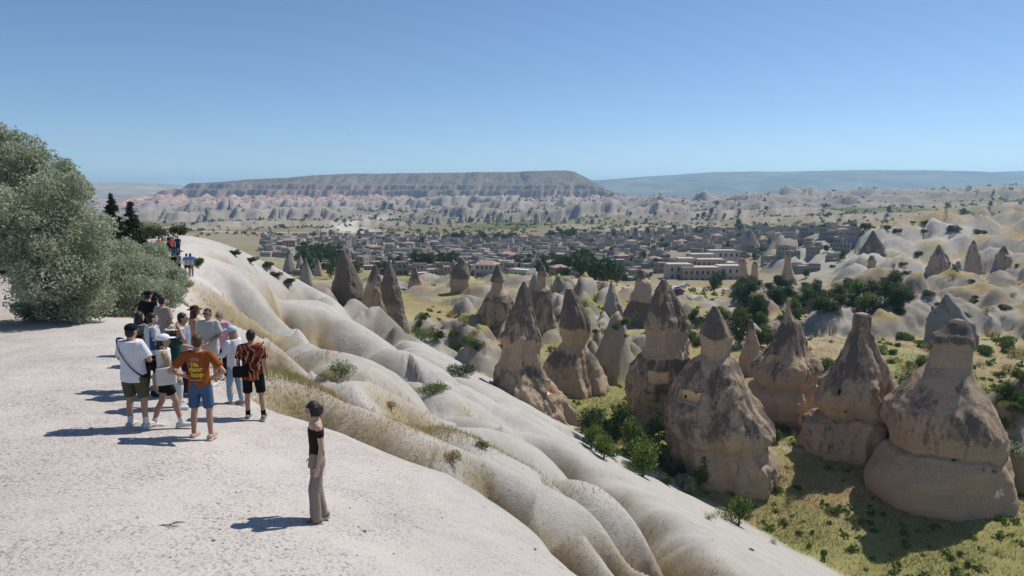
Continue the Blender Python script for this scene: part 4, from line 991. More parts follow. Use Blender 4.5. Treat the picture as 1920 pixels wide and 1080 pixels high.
belt(24, 1820, 1925, 700, 800, 0.7, 1.8, ['bush0','dbush','bush1'], "low green bush beyond the tall capped chimney", "low bushes at far right")
belt(16, 960, 1180, 585, 650, 0.8, 1.8, ['bush0','dbush'], "small bush on the dry saddle", "small bushes on the dry saddle")
belt(16, 780, 930, 575, 660, 0.8, 1.9, ['bush2','dbush','bush0'], "small bush among the pale ledges", "bushes among the pale ledges")
belt(14, 1560, 1700, 640, 690, 0.8, 1.8, ['bush0','dbush'], "small bush on the bank between the cones and the white rocks", "small bushes on the bank")
belt(14, 1500, 1920, 880, 1060, 0.3, 0.7, ['bush0','dbush'], "tiny tuft-like bush on the golden grass", "tiny bushes on the golden grass", 40)
belt(38, 1560, 1920, 465, 600, 1.0, 2.4, ['bush2','dbush'], "dark bush among the white rocks at right", "bushes among the white rocks", 150)
belt(16, 1560, 1920, 412, 440, 2.0, 4.0, ['bush2'], "dark bush on the yellow ridge at right", "bushes on the yellow ridge", 200)
belt(40, 500, 1900, 385, 432, 3.0, 6.5, ['town0','town1'], "dark shrub dotted over the far plain", "shrubs on the far plain", 500)

# dry grass
def blades(P, h, wd, seed, lean=0.35):
    g = np.random.default_rng(seed); n = len(P)
    a = g.uniform(0, 6.283, n); hh = h*g.uniform(0.5,1.3,n); ww = wd*g.uniform(0.7,1.3,n)
    side = np.stack([np.cos(a), np.sin(a), np.zeros(n)],1)*ww[:,None]*0.5
    tipv = P + np.stack([g.normal(size=n)*lean*hh, g.normal(size=n)*lean*hh, hh],1)
    V = np.stack([P-side, P+side, tipv],1).reshape(-1,3)
    c = np.clip(g.normal(0.55,0.25,n),0,1); C = np.repeat(np.stack([c,c,c],1),3,0)
    return V, np.arange(3*n).reshape(-1,3), C
def grass_obj(name, P, h, wd, mat, seed, label, lean=0.35):
    V, F, C = blades(P, h, wd, seed, lean); o = link(name, leaf_mesh(name, V, F, C, mat)); tag(o, label, "grass", kind='stuff')
def near_points():
    g = np.random.default_rng(77); out = []
    for _ in range(4):
        n = 110000; r = 9*(75/9)**g.random(n); th = np.radians(g.uniform(-30, 24, n)); x = r*np.sin(th); y = r*np.cos(th)
        sx_ = x*NX+y*NY; kk = (sx_ > -6)&(sx_ < 40); x = x[kk]; y = y[kk]; r = r[kk]; n = len(x); gm = terrain(x, y)[3]; pn = 0.35+0.65*sstep(-0.25,0.25,fbm(x*0.45,y*0.45,oct=3,seed=500))
        k = g.random(n) < np.clip((gm-0.12)*1.1,0,1)*pn*np.clip(24/r,0.4,1)
        out.append(np.stack([x[k],y[k]],1))
    return np.concatenate(out)
Q = near_points()
ex = []
for k_, (px_, py_, s1, s2, n_) in enumerate(PATCH):
    hx, hy = GRASSY[k_][:2]; g_ = np.random.default_rng(900+k_); n_ = int(n_*0.85); a_ = g_.normal(size=n_)*s1; b2_ = g_.normal(size=n_)*s2
    ex.append(np.stack([hx+NX*a_-NY*b2_, hy+NY*a_+NX*b2_],1))
ex = np.concatenate(ex)
Q = np.concatenate([Q, ex]); rng.shuffle(Q)
print('grass', len(Q))
if len(Q) > 150000: Q = Q[:150000]
PQ = np.stack([Q[:,0], Q[:,1], terrain(Q[:,0].copy(), Q[:,1].copy(), full=False)-0.02], 1)
isol = (fbm(PQ[:,0]*0.3, PQ[:,1]*0.3, oct=2, seed=510) > 0.18)
rr_ = np.hypot(PQ[:,0], PQ[:,1])
for nm, msk, mt in (("dry_grass", ~isol, L_DRY), ("olive_grass", isol, L_OLIVE)):
    for a0, a1, hb, wb in ((0,18,0.11,0.012),(18,32,0.17,0.022),(32,80,0.26,0.045)):
        m = msk & (rr_ >= a0) & (rr_ < a1)
        if m.sum() > 10:
            grass_obj(nm, PQ[m], hb, wb, mt, 600+a0, ("golden dry grass" if nm == "dry_grass" else "olive-green grass")+" in the gullies of the white flank, "+("near the woman" if a0 == 0 else "halfway down" if a0 == 18 else "far down"))
def valley_grass():
    g = np.random.default_rng(88); n = 170000
    r = 58*(190/58)**g.random(n); th = np.radians(g.uniform(2, 40, n)); x = r*np.sin(th); y = r*np.cos(th)
    z, c, M, gl = terrain(x, y)
    k = (M[:,2] > 0.6) & (hill0(x, y) < z-0.6) & (g.random(n) < 0.25+0.75*sstep(-0.2,0.3,fbm(x*0.2,y*0.2,oct=3,seed=520)))
    P = np.stack([x[k],y[k],z[k]-0.03],1); gr = c[k,1]/c[k,0]
    m = gr > 0.86
    grass_obj("dry_grass", P[~m], 0.42, 0.10, L_DRY, 700, "golden grass over the valley floor between the cones", 0.6)
    grass_obj("green_grass", P[m], 0.38, 0.10, L_OLIVE, 701, "greener grass patches over the valley floor between the cones", 0.6)
valley_grass()

# stones and a twig on the bare ground
M_STONE = plain("stone", (0.20,0.18,0.165), 0.95, 0.3, 20, bump=0.4)
def stone_mesh(seed):
    bm = bmesh.new(); bmesh.ops.create_icosphere(bm, subdivisions=2, radius=1.0); g = random.Random(seed)
    o_ = Vector((g.random()*9, g.random()*9, g.random()*9))
    for v in bm.verts:
        from mathutils import noise as mn
        v.co *= 1+0.45*mn.noise(v.co*1.2+o_); v.co.z *= 0.6
    return bm_mesh("stone", bm, False)
STONES = [stone_mesh(s) for s in range(4)]
for m_ in STONES: m_.materials.append(M_STONE)
for k_, (px_, py_, rp_, lb) in enumerate([(684,997,4,"dark grey pebble on bare ground right of the woman in brown"),(400,1014,3.5,"dark pebble near the bottom of the bare ground"),(418,1019,2,"tiny pebble beside a larger one near the bottom"),(1003,1031,3.5,"grey stone on the bare slope at lower centre"),(862,713,3,"stone on the white rib at centre")]
      + [(rnd.uniform(40,1150), rnd.uniform(850,1070), rnd.uniform(1.0,2.2), "small grey pebble lying on the bare tuff") for _ in range(44)]):
    if px_ > 700+ (py_-800)*1.9: continue
    b = on_ground(px_, py_); r = rp_/FPX*b[1]
    o = link("stone", STONES[k_ % 4], None, None, (b[0], b[1], b[2]+r*0.25)); o.scale = (r,r,r); o.rotation_euler = (0,0,rnd.uniform(0,6))
    tag(o, lb, "stone", None if k_ < 5 else "pebbles on the bare tuff")
b = on_ground(315, 988); bm = bmesh.new()
tube(bm, [(-.17,-.03,.01),(-.08,.02,.015),(.0,.01,.02),(.1,.06,.03),(.17,.07,.02)], [.004,.007,.008,.006,.003], 6); tube(bm, [(0,.01,.02),(.06,-.03,.03),(.13,.0,.02)], [.006,.005,.002], 6); tube(bm, [(.02,.015,.02),(.08,.03,.05),(.16,.05,.04)], [.005,.004,.002], 6)
o = link("twig", bm_mesh("twig", bm), None, M_BARK, b); tag(o, "crooked dark twig lying on the bare ground at lower left", "twig")

# low scrub over valley floor and plain, too small and many to count
def scrub(name, label, n, r0, r1, t0, t1, size, per, mat, seed, cond):
    g = np.random.default_rng(seed); r = r0*(r1/r0)**g.random(n); th = np.radians(g.uniform(t0, t1, n)); x = r*np.sin(th); y = r*np.cos(th)
    z, c, M, gl = terrain(x, y); k = cond(x, y, z, M, r) & (g.random(n) < 0.25+0.75*sstep(-0.1,0.35,fbm(x*0.012,y*0.006,oct=3,seed=seed))); P = np.stack([x[k],y[k],z[k]],1)
    s_ = size(np.hypot(P[:,0],P[:,1]))*g.uniform(0.5,1.3,len(P)); q = np.repeat(P, per, 0); ss = np.repeat(s_, per)
    d = g.normal(size=(len(q),3)); d[:,2] = np.abs(d[:,2])*0.8; d /= np.linalg.norm(d,axis=1)[:,None]; q = q + d*ss[:,None]*g.uniform(0.3,1,len(q))[:,None]
    a = g.normal(size=(len(q),3)); a /= np.linalg.norm(a,axis=1)[:,None]; b = g.normal(size=(len(q),3)); b -= a*(a*b).sum(1)[:,None]; b /= np.linalg.norm(b,axis=1)[:,None]
    hs = (ss*0.45)[:,None]; V = np.stack([q-a*hs, q+b*hs*0.7, q+a*hs, q-b*hs*0.7],1).reshape(-1,3); cc = np.repeat(g.random(len(q)),4); 
    tag(link(name, leaf_mesh(name, V, np.arange(len(V)).reshape(-1,4), np.stack([cc,cc,cc],1), mat)), label, "scrub", kind='stuff')
scrub("plain_scrub", "dark scrub dotted over the plain and badlands beyond the town", 5200, 820, 2900, -32, 40, lambda r: 2.0+r*0.0016, 9, L_DARK, 951, lambda x,y,z,M,r: M[:,2] > -1)
scrub("valley_scrub", "low green scrub over the valley floor", 1500, 66, 300, -8, 42, lambda r: 0.25+r*0.0035, 16, L_BUSH, 952, lambda x,y,z,M,r: (M[:,2] > 0.6) & (hill0(x,y) < z-0.8))
# ------------------------------------------------------------------ jagged pale spires of the badlands and the mesa foot
def spire_field(name, label, n, sampler, mat_cols, seed):
    g = np.random.default_rng(seed); V = []; F = []; C = []; k = 0
    nth = 7; th = np.linspace(0, 2*math.pi, nth, endpoint=False)
    for _ in range(n):
        x, y, z, h, r = sampler(g); c = np.array(mat_cols[g.integers(len(mat_cols))])*g.uniform(0.8,1.15)
        ph = g.uniform(0,6); ax, ay = g.uniform(-.2,.2,2)*r
        for f, rr in ((0,1.0),(0.45,0.55*g.uniform(.8,1.2)),(0.8,0.25)):
            for t in th:
                jr = r*rr*(1+0.22*math.sin(t*2+ph)+0.15*math.sin(t*3+ph*2)); V.append((x+ax*f+jr*math.cos(t), y+ay*f+jr*math.sin(t), z-1+h*f)); C.append(c)
        V.append((x+ax, y+ay, z+h)); C.append(c)
        for a in range(2):
            for j in range(nth): F.append((k+a*nth+j, k+a*nth+(j+1)%nth, k+(a+1)*nth+(j+1)%nth, k+(a+1)*nth+j))
        for j in range(nth): F.append((k+2*nth+j, k+2*nth+(j+1)%nth, k+3*nth, k+3*nth))
        k += 3*nth+1
    me = bpy.data.meshes.new(name)
    me.from_pydata(V, [], [f if f[2] != f[3] else f[:3] for f in F]); me.update(); set_col(me, np.array(C))
    tag(link(name, me, mat=far_mat(name+"_rock", 0.05)), label, "rocks", kind='stuff')
def samp_bad(g):
    px = g.uniform(250, 1900); Y = g.uniform(1330, 2350); x = (px-960)/FPX*Y
    z = float(BADZ(x, Y)); h = g.uniform(4, 12)*(0.6 if px > 1450 else 1); return x, Y, z-2, h, h*g.uniform(0.35,0.6)
_gx = np.linspace(-2000, 2000, 400); _gy = np.linspace(1300, 2600, 160)
_GY, _GX = np.meshgrid(_gy, _gx, indexing='ij'); _GZ = terrain(_GX.ravel(), _GY.ravel(), full=False).reshape(_GX.shape)
def BADZ(x, y):
    i = np.clip(np.searchsorted(_gy, y)-1, 0, 158); j = np.clip(np.searchsorted(_gx, x)-1, 0, 398); return _GZ[i, j]
spire_field("badland_spires", "pale jagged spires along the badlands beyond the town", 700, samp_bad, [(0.42,0.36,0.32),(0.33,0.28,0.25),(0.24,0.205,0.185)], 801)
MESA = bpy.data.objects["mesa"]; _mv = np.empty(len(MESA.data.vertices)*3, dtype=np.float32); MESA.data.vertices.foreach_get("co", _mv); _mv = _mv.reshape(-1,3)
def samp_mesa(g):
    while True:
        v = _mv[g.integers(len(_mv))]
        if 2600 < v[1] < 3300 and v[2] < 15: break
    h = g.uniform(6, 15); return v[0]+g.uniform(-3,3), v[1], v[2]-2, h, h*g.uniform(0.4,0.7)
spire_field("mesa_spires", "pinkish spires along the foot of the mesa", 700, samp_mesa, [(0.44,0.32,0.27),(0.36,0.28,0.245),(0.27,0.225,0.20)], 802)

# ------------------------------------------------------------------ the town
W_MATS = [plain("stone_wall_"+n_, c_, 0.9, 0.15, 0.6) for n_, c_ in (("tan",(0.37,0.315,0.255)),("cream",(0.52,0.47,0.41)),("grey",(0.29,0.27,0.25)),("rose",(0.50,0.38,0.32)))]
R_MATS = [plain("roof_"+n_, c_, 0.9, 0.2, 0.5) for n_, c_ in (("white",(0.74,0.72,0.69)),("grey",(0.42,0.405,0.385)),("tile",(0.38,0.27,0.21)),("sand",(0.52,0.46,0.38)))]
M_PANE = plain("window_dark", (0.035,0.035,0.04), 0.35, 0.2, 2, spec=0.5)
def box(bm, x0, x1, y0, y1, z0, z1):
    vs_ = [bm.verts.new(p) for p in ((x0,y0,z0),(x1,y0,z0),(x1,y1,z0),(x0,y1,z0),(x0,y0,z1),(x1,y0,z1),(x1,y1,z1),(x0,y1,z1))]
    for f in ((3,2,1,0),(4,5,6,7),(0,1,5,4),(1,2,6,5),(2,3,7,6),(3,0,4,7)): bm.faces.new([vs_[i] for i in f])
def house_template(kind):
    """walls, roof, window meshes in metres, footprint about 10 x 8"""
    blocks = {0:[(-5,5,-4,4,3.4)], 1:[(-5,5,-4,4,6.4)], 2:[(-6,6,-4,4,3.3),(-6,0.5,-1,4,6.4)], 3:[(-6,2,-4,4,6.2),(2,6.5,-3,4,3.2)], 4:[(-7,7,-3.5,3.5,3.3),(1,7,-3.5,3.5,6.3)], 5:[(-5,5,-4,4,6.0)]}[kind]
    bw, br, bwin = bmesh.new(), bmesh.new(), bmesh.new()
    for k, (x0,x1,y0,y1,h) in enumerate(blocks):
        e = 0.004*k
        box(bw, x0+e, x1-e, y0+e, y1-e, -4, h)
        if kind == 5:     # low hipped tile roof
            o = 0.5; cx0, cx1, cy = x0+3, x1-3, (y0+y1)/2
            q = [br.verts.new(p) for p in ((x0-o,y0-o,h+.02),(x1+o,y0-o,h+.02),(x1+o,y1+o,h+.02),(x0-o,y1+o,h+.02),(cx0,cy,h+1.7),(cx1,cy,h+1.7))]
            for f in ((0,1,5,4),(1,2,5),(2,3,4,5),(3,0,4),(3,2,1,0)): br.faces.new([q[i] for i in f])
        else:             # flat roof inside a parapet, some with an awning
            box(br, x0+0.25, x1-0.25, y0+0.25, y1-0.25, h+0.01, h+0.10)
            for (a,b,c,d) in ((x0,x1,y0,y0+.25),(x0,x1,y1-.25,y1),(x0,x0+.25,y0+.25,y1-.25),(x1-.25,x1,y0+.25,y1-.25)): box(bw, a, b, c, d, h+0.003, h+0.55)
        nst = 2 if h > 5 else 1
        for st in range(nst):
            zc = 1.1+st*3.0
            for q_ in range(int((x1-x0)//2.2)):
                xx = x0+1.2+q_*2.2
                if xx+0.9 > x1: break
                box(bwin, xx, xx+0.9, y0-0.03, y0+0.05, zc, zc+1.35)
            for q_ in range(int((y1-y0)//2.6)):
                yy = y0+1.2+q_*2.6
                for xf in (x0, x1): box(bwin, xf-0.03 if xf == x0 else xf-0.05, xf+0.05 if xf == x0 else xf+0.03, yy, yy+0.9, zc, zc+1.35)
    return bm_mesh("walls", bw, False), bm_mesh("roof", br, False), bm_mesh("windows", bwin, False)
HT = [house_template(k) for k in range(6)]
def withmat(me, m):
    c = me.copy(); c.materials.clear(); c.materials.append(m); return c
HV = {}
for k in range(6):
    for wi in range(4):
        for ri in range(4): HV[(k,wi,ri)] = None
        HV[('w',k,wi)] = withmat(HT[k][0], W_MATS[wi])
    for ri in range(4): HV[('r',k,ri)] = withmat(HT[k][1], R_MATS[ri])
    HV[('n',k)] = withmat(HT[k][2], M_PANE)
def gather_town():
    g = random.Random(99); spots = []
    Y = 252.0
    while Y < 860:
        stepx = 9.8; px0 = 500 if Y > 380 else 570; px1 = 1600 if Y > 320 else 1120
        x = (px0-960)/FPX*Y
        while x < (px1-960)/FPX*Y:
            xx = x+g.uniform(-4,4); yy = Y+g.uniform(-5,5); px = 960+xx/yy*FPX
            dens = 0.80*(1-sstep(700,830,yy)*0.75)
            if px > 1380: dens *= 0.75
            if px < 620: dens *= 0.5
            if yy < 330: dens *= 0.5
            if 1225 < px < 1420 and yy < 372: dens = 0
            if 1380 < px < 1600 and yy < 335: dens = 0
            if 1000 < px < 1130 and yy < 300: dens = 0
            if g.random() < dens*(0.55+0.9*vnoise(np.array([xx*0.02]), np.array([yy*0.02]), seed=7)[0]): spots.append((xx, yy))
            x += stepx
        Y += 12.0+ (Y-252)*0.010
    return spots
SP_ = gather_town()
SPZ = ground_z(np.array([s_[0] for s_ in SP_]), np.array([s_[1] for s_ in SP_]))
order = sorted(range(len(SP_)), key=lambda i: SP_[i][1])
print("houses", len(SP_))
g_ = random.Random(123); stuff = []
KN = {0:"low flat-roofed stone house", 1:"two-storey flat-roofed block", 2:"house with raised corner", 3:"tall house with low wing", 4:"long house, partial upper floor", 5:"hip-roofed house"}
RN = ["white","grey","tiled red-brown","sandy"]
for n_, i in enumerate(order):
    x, y = SP_[i]; z = SPZ[i]; k = g_.choice([0,0,1,2,3,4,2,0,3,4,2,0,0,3,1,2,4,5]); wi = g_.choice([0,0,1,2,2,2]); ri = 2 if k == 5 else g_.choice([0,0,0,1,1,3,3])
    rz = g_.choice([0.15,-0.2,0.4,-0.5])+g_.uniform(-.12,.12); sc_ = g_.uniform(0.5,0.85)
    if n_ < 290:
        root = empty("house", (x, y, z), rz); root.scale = (sc_, sc_, sc_*g_.uniform(0.9,1.1))
        px = 960+x/y*FPX
        zone = "near edge of town" if y < 330 else "mid town" if y < 420 else "far side of town"
        side = "left" if px < 850 else "centre" if px < 1150 else "right"
        tag(root, f"{KN[k]}, {RN[ri]} top, {zone}, {side}", "house", f"houses, {zone}, {side}")
        link("walls", HV[('w',k,wi)], root); link("roof", HV[('r',k,ri)], root); link("windows", HV[('n',k)], root)["kind"] = "stuff"
    else: stuff.append((x,y,z,k,wi,ri,rz,sc_))
def join_rest():
    V, F, MI = [], [], []; n0 = 0
    for (x,y,z,k,wi,ri,rz,sc_) in stuff:
        c_, s_ = math.cos(rz)*sc_, math.sin(rz)*sc_
        for src, mi in ((HT[k][0], wi), (HT[k][1], 4+ri)):
            for v in src.vertices: V.append((x+c_*v.co.x-s_*v.co.y, y+s_*v.co.x+c_*v.co.y, z+sc_*v.co.z))
            for p in src.polygons: F.append([n0+i for i in p.vertices]); MI.append(mi)
            n0 += len(src.vertices)
    me = bpy.data.meshes.new("distant_houses"); me.from_pydata(V, [], F)
    for m in W_MATS + R_MATS: me.materials.append(m)
    me.polygons.foreach_set("material_index", MI); me.update()
    tag(link("distant_houses", me), "dense far rows of small flat-roofed houses", "houses", kind='stuff')
if stuff: join_rest()
# trees between the houses
for n_ in range(170):
    Y = 255*(820/255)**g_.random(); px = g_.uniform(545, 1600); x = (px-960)/FPX*Y; z = ground_z(x, Y)
    r = g_.uniform(1.8, 3.8); k = g_.choice(['town0','town1'])
    side = "left" if px < 850 else "centre" if px < 1150 else "right"
    plant(k, "tree", (x, Y, z), r, r*g_.uniform(0.9,1.3), "round dark tree between %s houses, %s of town" % ("nearest" if Y < 340 else "middle" if Y < 500 else "far", side), "tree", "town trees "+side)
def grove(n, x0, x1, y0, y1, lb):
    for _ in range(n):
        Y = g_.uniform(y0, y1); x = (g_.uniform(x0,x1)-960)/FPX*Y; r = g_.uniform(3,5); plant(g_.choice(['town0','town1']), "tree", (x, Y, ground_z(x,Y)), r, r*1.2, lb, "tree", lb+"s")
grove(26, 1010, 1110, 330, 420, "dark tree in the grove at the near centre of town")
grove(16, 830, 960, 690, 780, "dark tree in the far grove behind town")
grove(14, 950, 1080, 760, 860, "dark tree in the far grove right of the poplars")
grove(14, 780, 850, 300, 345, "dark tree at the near edge behind the terrace")
grove(14, 1090, 1160, 255, 300, "dark tree below the near houses")
grove(18, 560, 640, 330, 430, "dark tree in the hollow left of town")
for k_, (px_, py_, h_, Y_) in enumerate([(793,466,16,640),(804,465,14,650),(541,438,10,870),(601,436,9,900),(657,444,8,800),(668,443,9,810),(828,464,11,660),(870,463,11,670),(841,462,12,680),(1000,487,22,480),(1009,489,20,470),(728,456,14,720)]):
    p_ = at_y(px_, py_, Y_); H_ = h_/FPX*Y_
    plant('poplar', "poplar_tree", (p_[0], Y_, ground_z(p_[0], Y_)), H_*0.34, H_*0.42, (ORD[k_]+" slim dark poplar counted across the plain behind town"), "poplar", "poplars behind town")
# terraced stone hotel
def hotel():
    root = empty("hotel", (0,0,0)); tag(root, "large pale terraced stone hotel with rows of arched windows", "hotel")
    cx = None
    for (p0, p1, pt, pb, Y) in [(1255,1300,497,540,338),(1282,1352,503,545,332),(1352,1398,500,543,334),(1276,1306,486,520,352),(1306,1362,488,520,350),(1300,1345,478,505,366),(1362,1384,494,525,346),(1336,1386,471,495,380)]:
        a = at_y(p0, pt, Y); b = at_y(p1, pb, Y); z1 = a[2]; z0 = min(b[2], ground_z((a[0]+b[0])/2, Y))-3
        bm = bmesh.new(); box(bm, a[0], b[0], Y, Y+12, z0, z1)
        box(bm, a[0]-0.2, b[0]+0.2, Y-0.2, Y+0.25, z1+0.003, z1+0.5); box(bm, a[0]-0.15, b[0]+0.15, Y-0.15, Y-0.003, z1-3.6, z1-3.35)
        link("block", bm_mesh("block", bm, False), root, W_MATS[3] if Y in (332,350) else W_MATS[1])
        bm = bmesh.new(); box(bm, a[0]+.1, b[0]-.1, Y+0.3, Y+11.8, z1+0.004, z1+0.12); link("roof", bm_mesh("roof", bm, False), root, R_MATS[3])
        n = max(2, int((b[0]-a[0])/2.6)); hgt = z1-(b[2])
        for st in range(max(1, int(hgt/3.6))):
            for q in range(n):
                xx = a[0]+(q+0.5)*(b[0]-a[0])/n; zb = z1-3.1-st*3.6
                bm = bmesh.new(); out = [(xx-.5,zb),(xx+.5,zb)]+[(xx+.5*math.cos(t), zb+1.4+.5*math.sin(t)) for t in np.linspace(0, math.pi, 7)]
                f = bm.faces.new([bm.verts.new((u, Y-0.06, v)) for u, v in out]); e = bmesh.ops.extrude_face_region(bm, geom=[f]); bmesh.ops.translate(bm, vec=(0,0.12,0), verts=[v for v in e['geom'] if isinstance(v, bmesh.types.BMVert)])
                bmesh.ops.recalc_face_normals(bm, faces=bm.faces[:])
                link("window", bm_mesh("window", bm, False), root, M_PANE)
hotel()
# parked cars below the hotel
M_TYRE = plain("tyre", (0.02,0.02,0.02), 0.8)
M_GLASS = plain("car_glass", (0.03,0.035,0.04), 0.15, 0.1, 2, spec=0.6)
def car(px, py, rz, col, label):
    p = ground_hit(px, py, 150, 600); root = empty("parked_car", (p[0], p[1], p[2]+0.02), rz); tag(root, label, "car", "cars parked below the hotel")
    def prof(pts, w, nm, m):
        bm = bmesh.new(); f = bm.faces.new([bm.verts.new((x, -w/2, z)) for x, z in pts]); e = bmesh.ops.extrude_face_region(bm, geom=[f]); bmesh.ops.translate(bm, vec=(0,w,0), verts=[v for v in e['geom'] if isinstance(v, bmesh.types.BMVert)]); bmesh.ops.recalc_face_normals(bm, faces=bm.faces[:])
        return link(nm, bm_mesh(nm, bm, False), root, m)
    paint = plain("car_paint", col, 0.35, 0.03, 1, spec=0.5)
    prof([(-2.1,.35),(2.1,.35),(2.15,.7),(1.9,.85),(1.0,.95),(0.4,1.45),(-1.2,1.48),(-1.9,1.0),(-2.15,.9)], 1.7, "body", paint)
    prof([(0.85,.98),(0.36,1.38),(-1.15,1.41),(-1.7,1.0)], 1.72, "windows", M_GLASS)
    for sx in (-1.3, 1.3):
        for sy in (-.8, .8):
            bm = bmesh.new(); bmesh.ops.create_cone(bm, cap_ends=True, segments=14, radius1=.33, radius2=.33, depth=.2, matrix=Matrix.Translation((sx,sy,.33)) @ Matrix.Rotation(math.pi/2,4,'X')); link("wheel", bm_mesh("wheel", bm), root, M_TYRE)
for a in [(1268,545,0.5,(0.7,0.7,0.7),"white car parked lowest in the lot below the hotel"),(1277,541,0.5,(0.5,0.5,0.52),"silver car in the middle of the lot below the hotel"),(1285,537,0.6,(0.7,0.7,0.68),"white car parked highest in the lot below the hotel"),(1300,546,1.4,(0.05,0.05,0.06),"black car on the right side of the lot below the hotel"),(1272,549,0.4,(0.25,0.05,0.04),"dark red car at the front of the lot below the hotel")]: car(*a)
# power pylon on the yellow ridge
def pylon(px, pt, Y, label, arms):
    top = at_y(px, pt, Y); z0 = ground_z(top[0], Y); H = top[2]-z0; root = empty("power_pole", (top[0], Y, z0)); tag(root, label, "power pole", "power poles on the yellow ridge")
    m = plain("pole_metal", (0.07,0.065,0.06), 0.7)
    for sx in (-1,1):
        for sy in (-1,1):
            bm = bmesh.new(); tube(bm, [(sx*.8,sy*.8,-.5),(sx*.25,sy*.25,H)], [.11,.08], 6); link("leg", bm_mesh("leg", bm), root, m)
    for k in range(int(H/1.6)):
        z = 0.8+k*1.6; w_ = .8-.55*z/H; w2 = .8-.55*min(1,(z+1.6)/H)
        bm = bmesh.new(); tube(bm, [(-w_,-w_,z),(w2,-w2,min(H,z+1.6))], [.06,.06], 4); link("brace", bm_mesh("brace", bm), root, m)
    for z in arms:
        bm = bmesh.new(); tube(bm, [(-2.2,0,H*z),(2.2,0,H*z)], [.1,.1], 5); link("cross_arm", bm_mesh("cross_arm", bm), root, m)
pylon(1775, 379, 400, "tall dark lattice power pole on the yellow ridge at right", (0.97,0.84,0.70))
pylon(1757, 402, 430, "shorter thin pole left of the tall power pole", (0.95,))
# birds
M_BIRD = plain("bird_feathers", (0.03,0.03,0.03), 0.8)
for k_, (px_, py_, lb) in enumerate([(1446,193,"tiny dark bird high in the sky at right"),(603,187,"tiny dark bird high in the sky at left"),(656,252,"tiny dark bird lower in the sky at left")]):
    p_ = at_y(px_, py_, 160); root = empty("bird", p_, 0.6*k_); tag(root, lb, "bird", "birds in the sky")
    bm = bmesh.new(); tube(bm, [(0,-.17,0),(0,-.1,.01),(0,.05,.0),(0,.17,-.01),(0,.24,-.02)], [.015,.04,.05,.025,.01], 8); link("body", bm_mesh("body", bm), root, M_BIRD)
    for sx in (-1,1):
        bm = bmesh.new(); q = [bm.verts.new(p) for p in ((0.02*sx,-.07,.02),(.22*sx,-.09,.10),(.42*sx,.0,.07),(.22*sx,.03,.09),(0.02*sx,.08,.02))]; f = bm.faces.new(q); e = bmesh.ops.extrude_face_region(bm, geom=[f]); bmesh.ops.translate(bm, vec=(0,0,-.012), verts=[v for v in e['geom'] if isinstance(v, bmesh.types.BMVert)]); bmesh.ops.recalc_face_normals(bm, faces=bm.faces[:]); link("wing", bm_mesh("wing", bm, False), root, M_BIRD)
# ------------------------------------------------------------------ people
SKIN = {k: plain("skin_"+k, c, 0.6, 0.08, 12, 0.3) for k, c in {"light":(0.52,0.33,0.24),"tan":(0.40,0.235,0.155),"brown":(0.28,0.155,0.10)}.items()}
M_HAIR = {k: plain("hair_"+k, c, 0.55, 0.4, 60, 0.4, bump=0.5) for k, c in {"black":(0.012,0.010,0.010),"brown":(0.055,0.032,0.02),"grey":(0.20,0.165,0.13),"blonde":(0.32,0.21,0.11)}.items()}
M_EYE = plain("eye_dark", (0.02,0.015,0.012), 0.2); M_LIP = plain("lip", (0.34,0.13,0.11), 0.5); M_SHADES = plain("sunglass_lens", (0.01,0.01,0.012), 0.1, 0.1, 3, 0.6)
_cloth = {}
def cloth(col, pat=None):
    key = (col, pat)
    if key in _cloth: return _cloth[key]
    m = plain("fabric", col, 0.9, 0.10, 25, 0.1, bump=0.25)
    if pat:
        n = m.node_tree; p = n.nodes["Principled BSDF"]; L = n.links.new
        tc = N(n, "ShaderNodeTexCoord"); wv = N(n, "ShaderNodeTexWave"); wv.inputs["Scale"].default_value = 3.2; wv.inputs["Distortion"].default_value = 16; wv.inputs["Detail"].default_value = 3
        L(tc.outputs["Object"], wv.inputs["Vector"])
        r = N(n, "ShaderNodeMapRange"); r.inputs[1].default_value = 0.86; r.inputs[2].default_value = 0.96; L(wv.outputs["Fac"], r.inputs[0])
        nz = N(n, "ShaderNodeTexNoise"); nz.inputs["Scale"].default_value = 5; L(tc.outputs["Object"], nz.inputs["Vector"])
        r2 = N(n, "ShaderNodeMapRange"); r2.inputs[1].default_value = 0.45; r2.inputs[2].default_value = 0.62; L(nz.outputs["Fac"], r2.inputs[0])
        mx = N(n, "ShaderNodeMix", data_type='RGBA'); mx.inputs[6].default_value = (*col, 1); mx.inputs[7].default_value = (0.05,0.012,0.012,1); L(r2.outputs[0], mx.inputs[0])
        m2 = N(n, "ShaderNodeMix", data_type='RGBA'); m2.inputs[7].default_value = (*pat, 1); L(r.outputs[0], m2.inputs[0]); L(mx.outputs[2], m2.inputs[6]); L(m2.outputs[2], p.inputs["Base Color"])
    _cloth[key] = m; return m
def cap(bm, p0, p1, r0, r1, n=12, ball=True):
    tube(bm, [tuple(p0), tuple(Vector(p0).lerp(Vector(p1), .5)), tuple(p1)], [r0, (r0+r1)/2, r1], n)
    if ball:
        for p, r in ((p0, r0), (p1, r1)): bmesh.ops.create_icosphere(bm, subdivisions=2, radius=r, matrix=Matrix.Translation(p))
def ell(bm, c, r, M=None, sub=3):
    bmesh.ops.create_icosphere(bm, subdivisions=sub, radius=1.0, matrix=(M or Matrix.Identity(4)) @ Matrix.Translation(c) @ Matrix.Diagonal((*r, 1)))
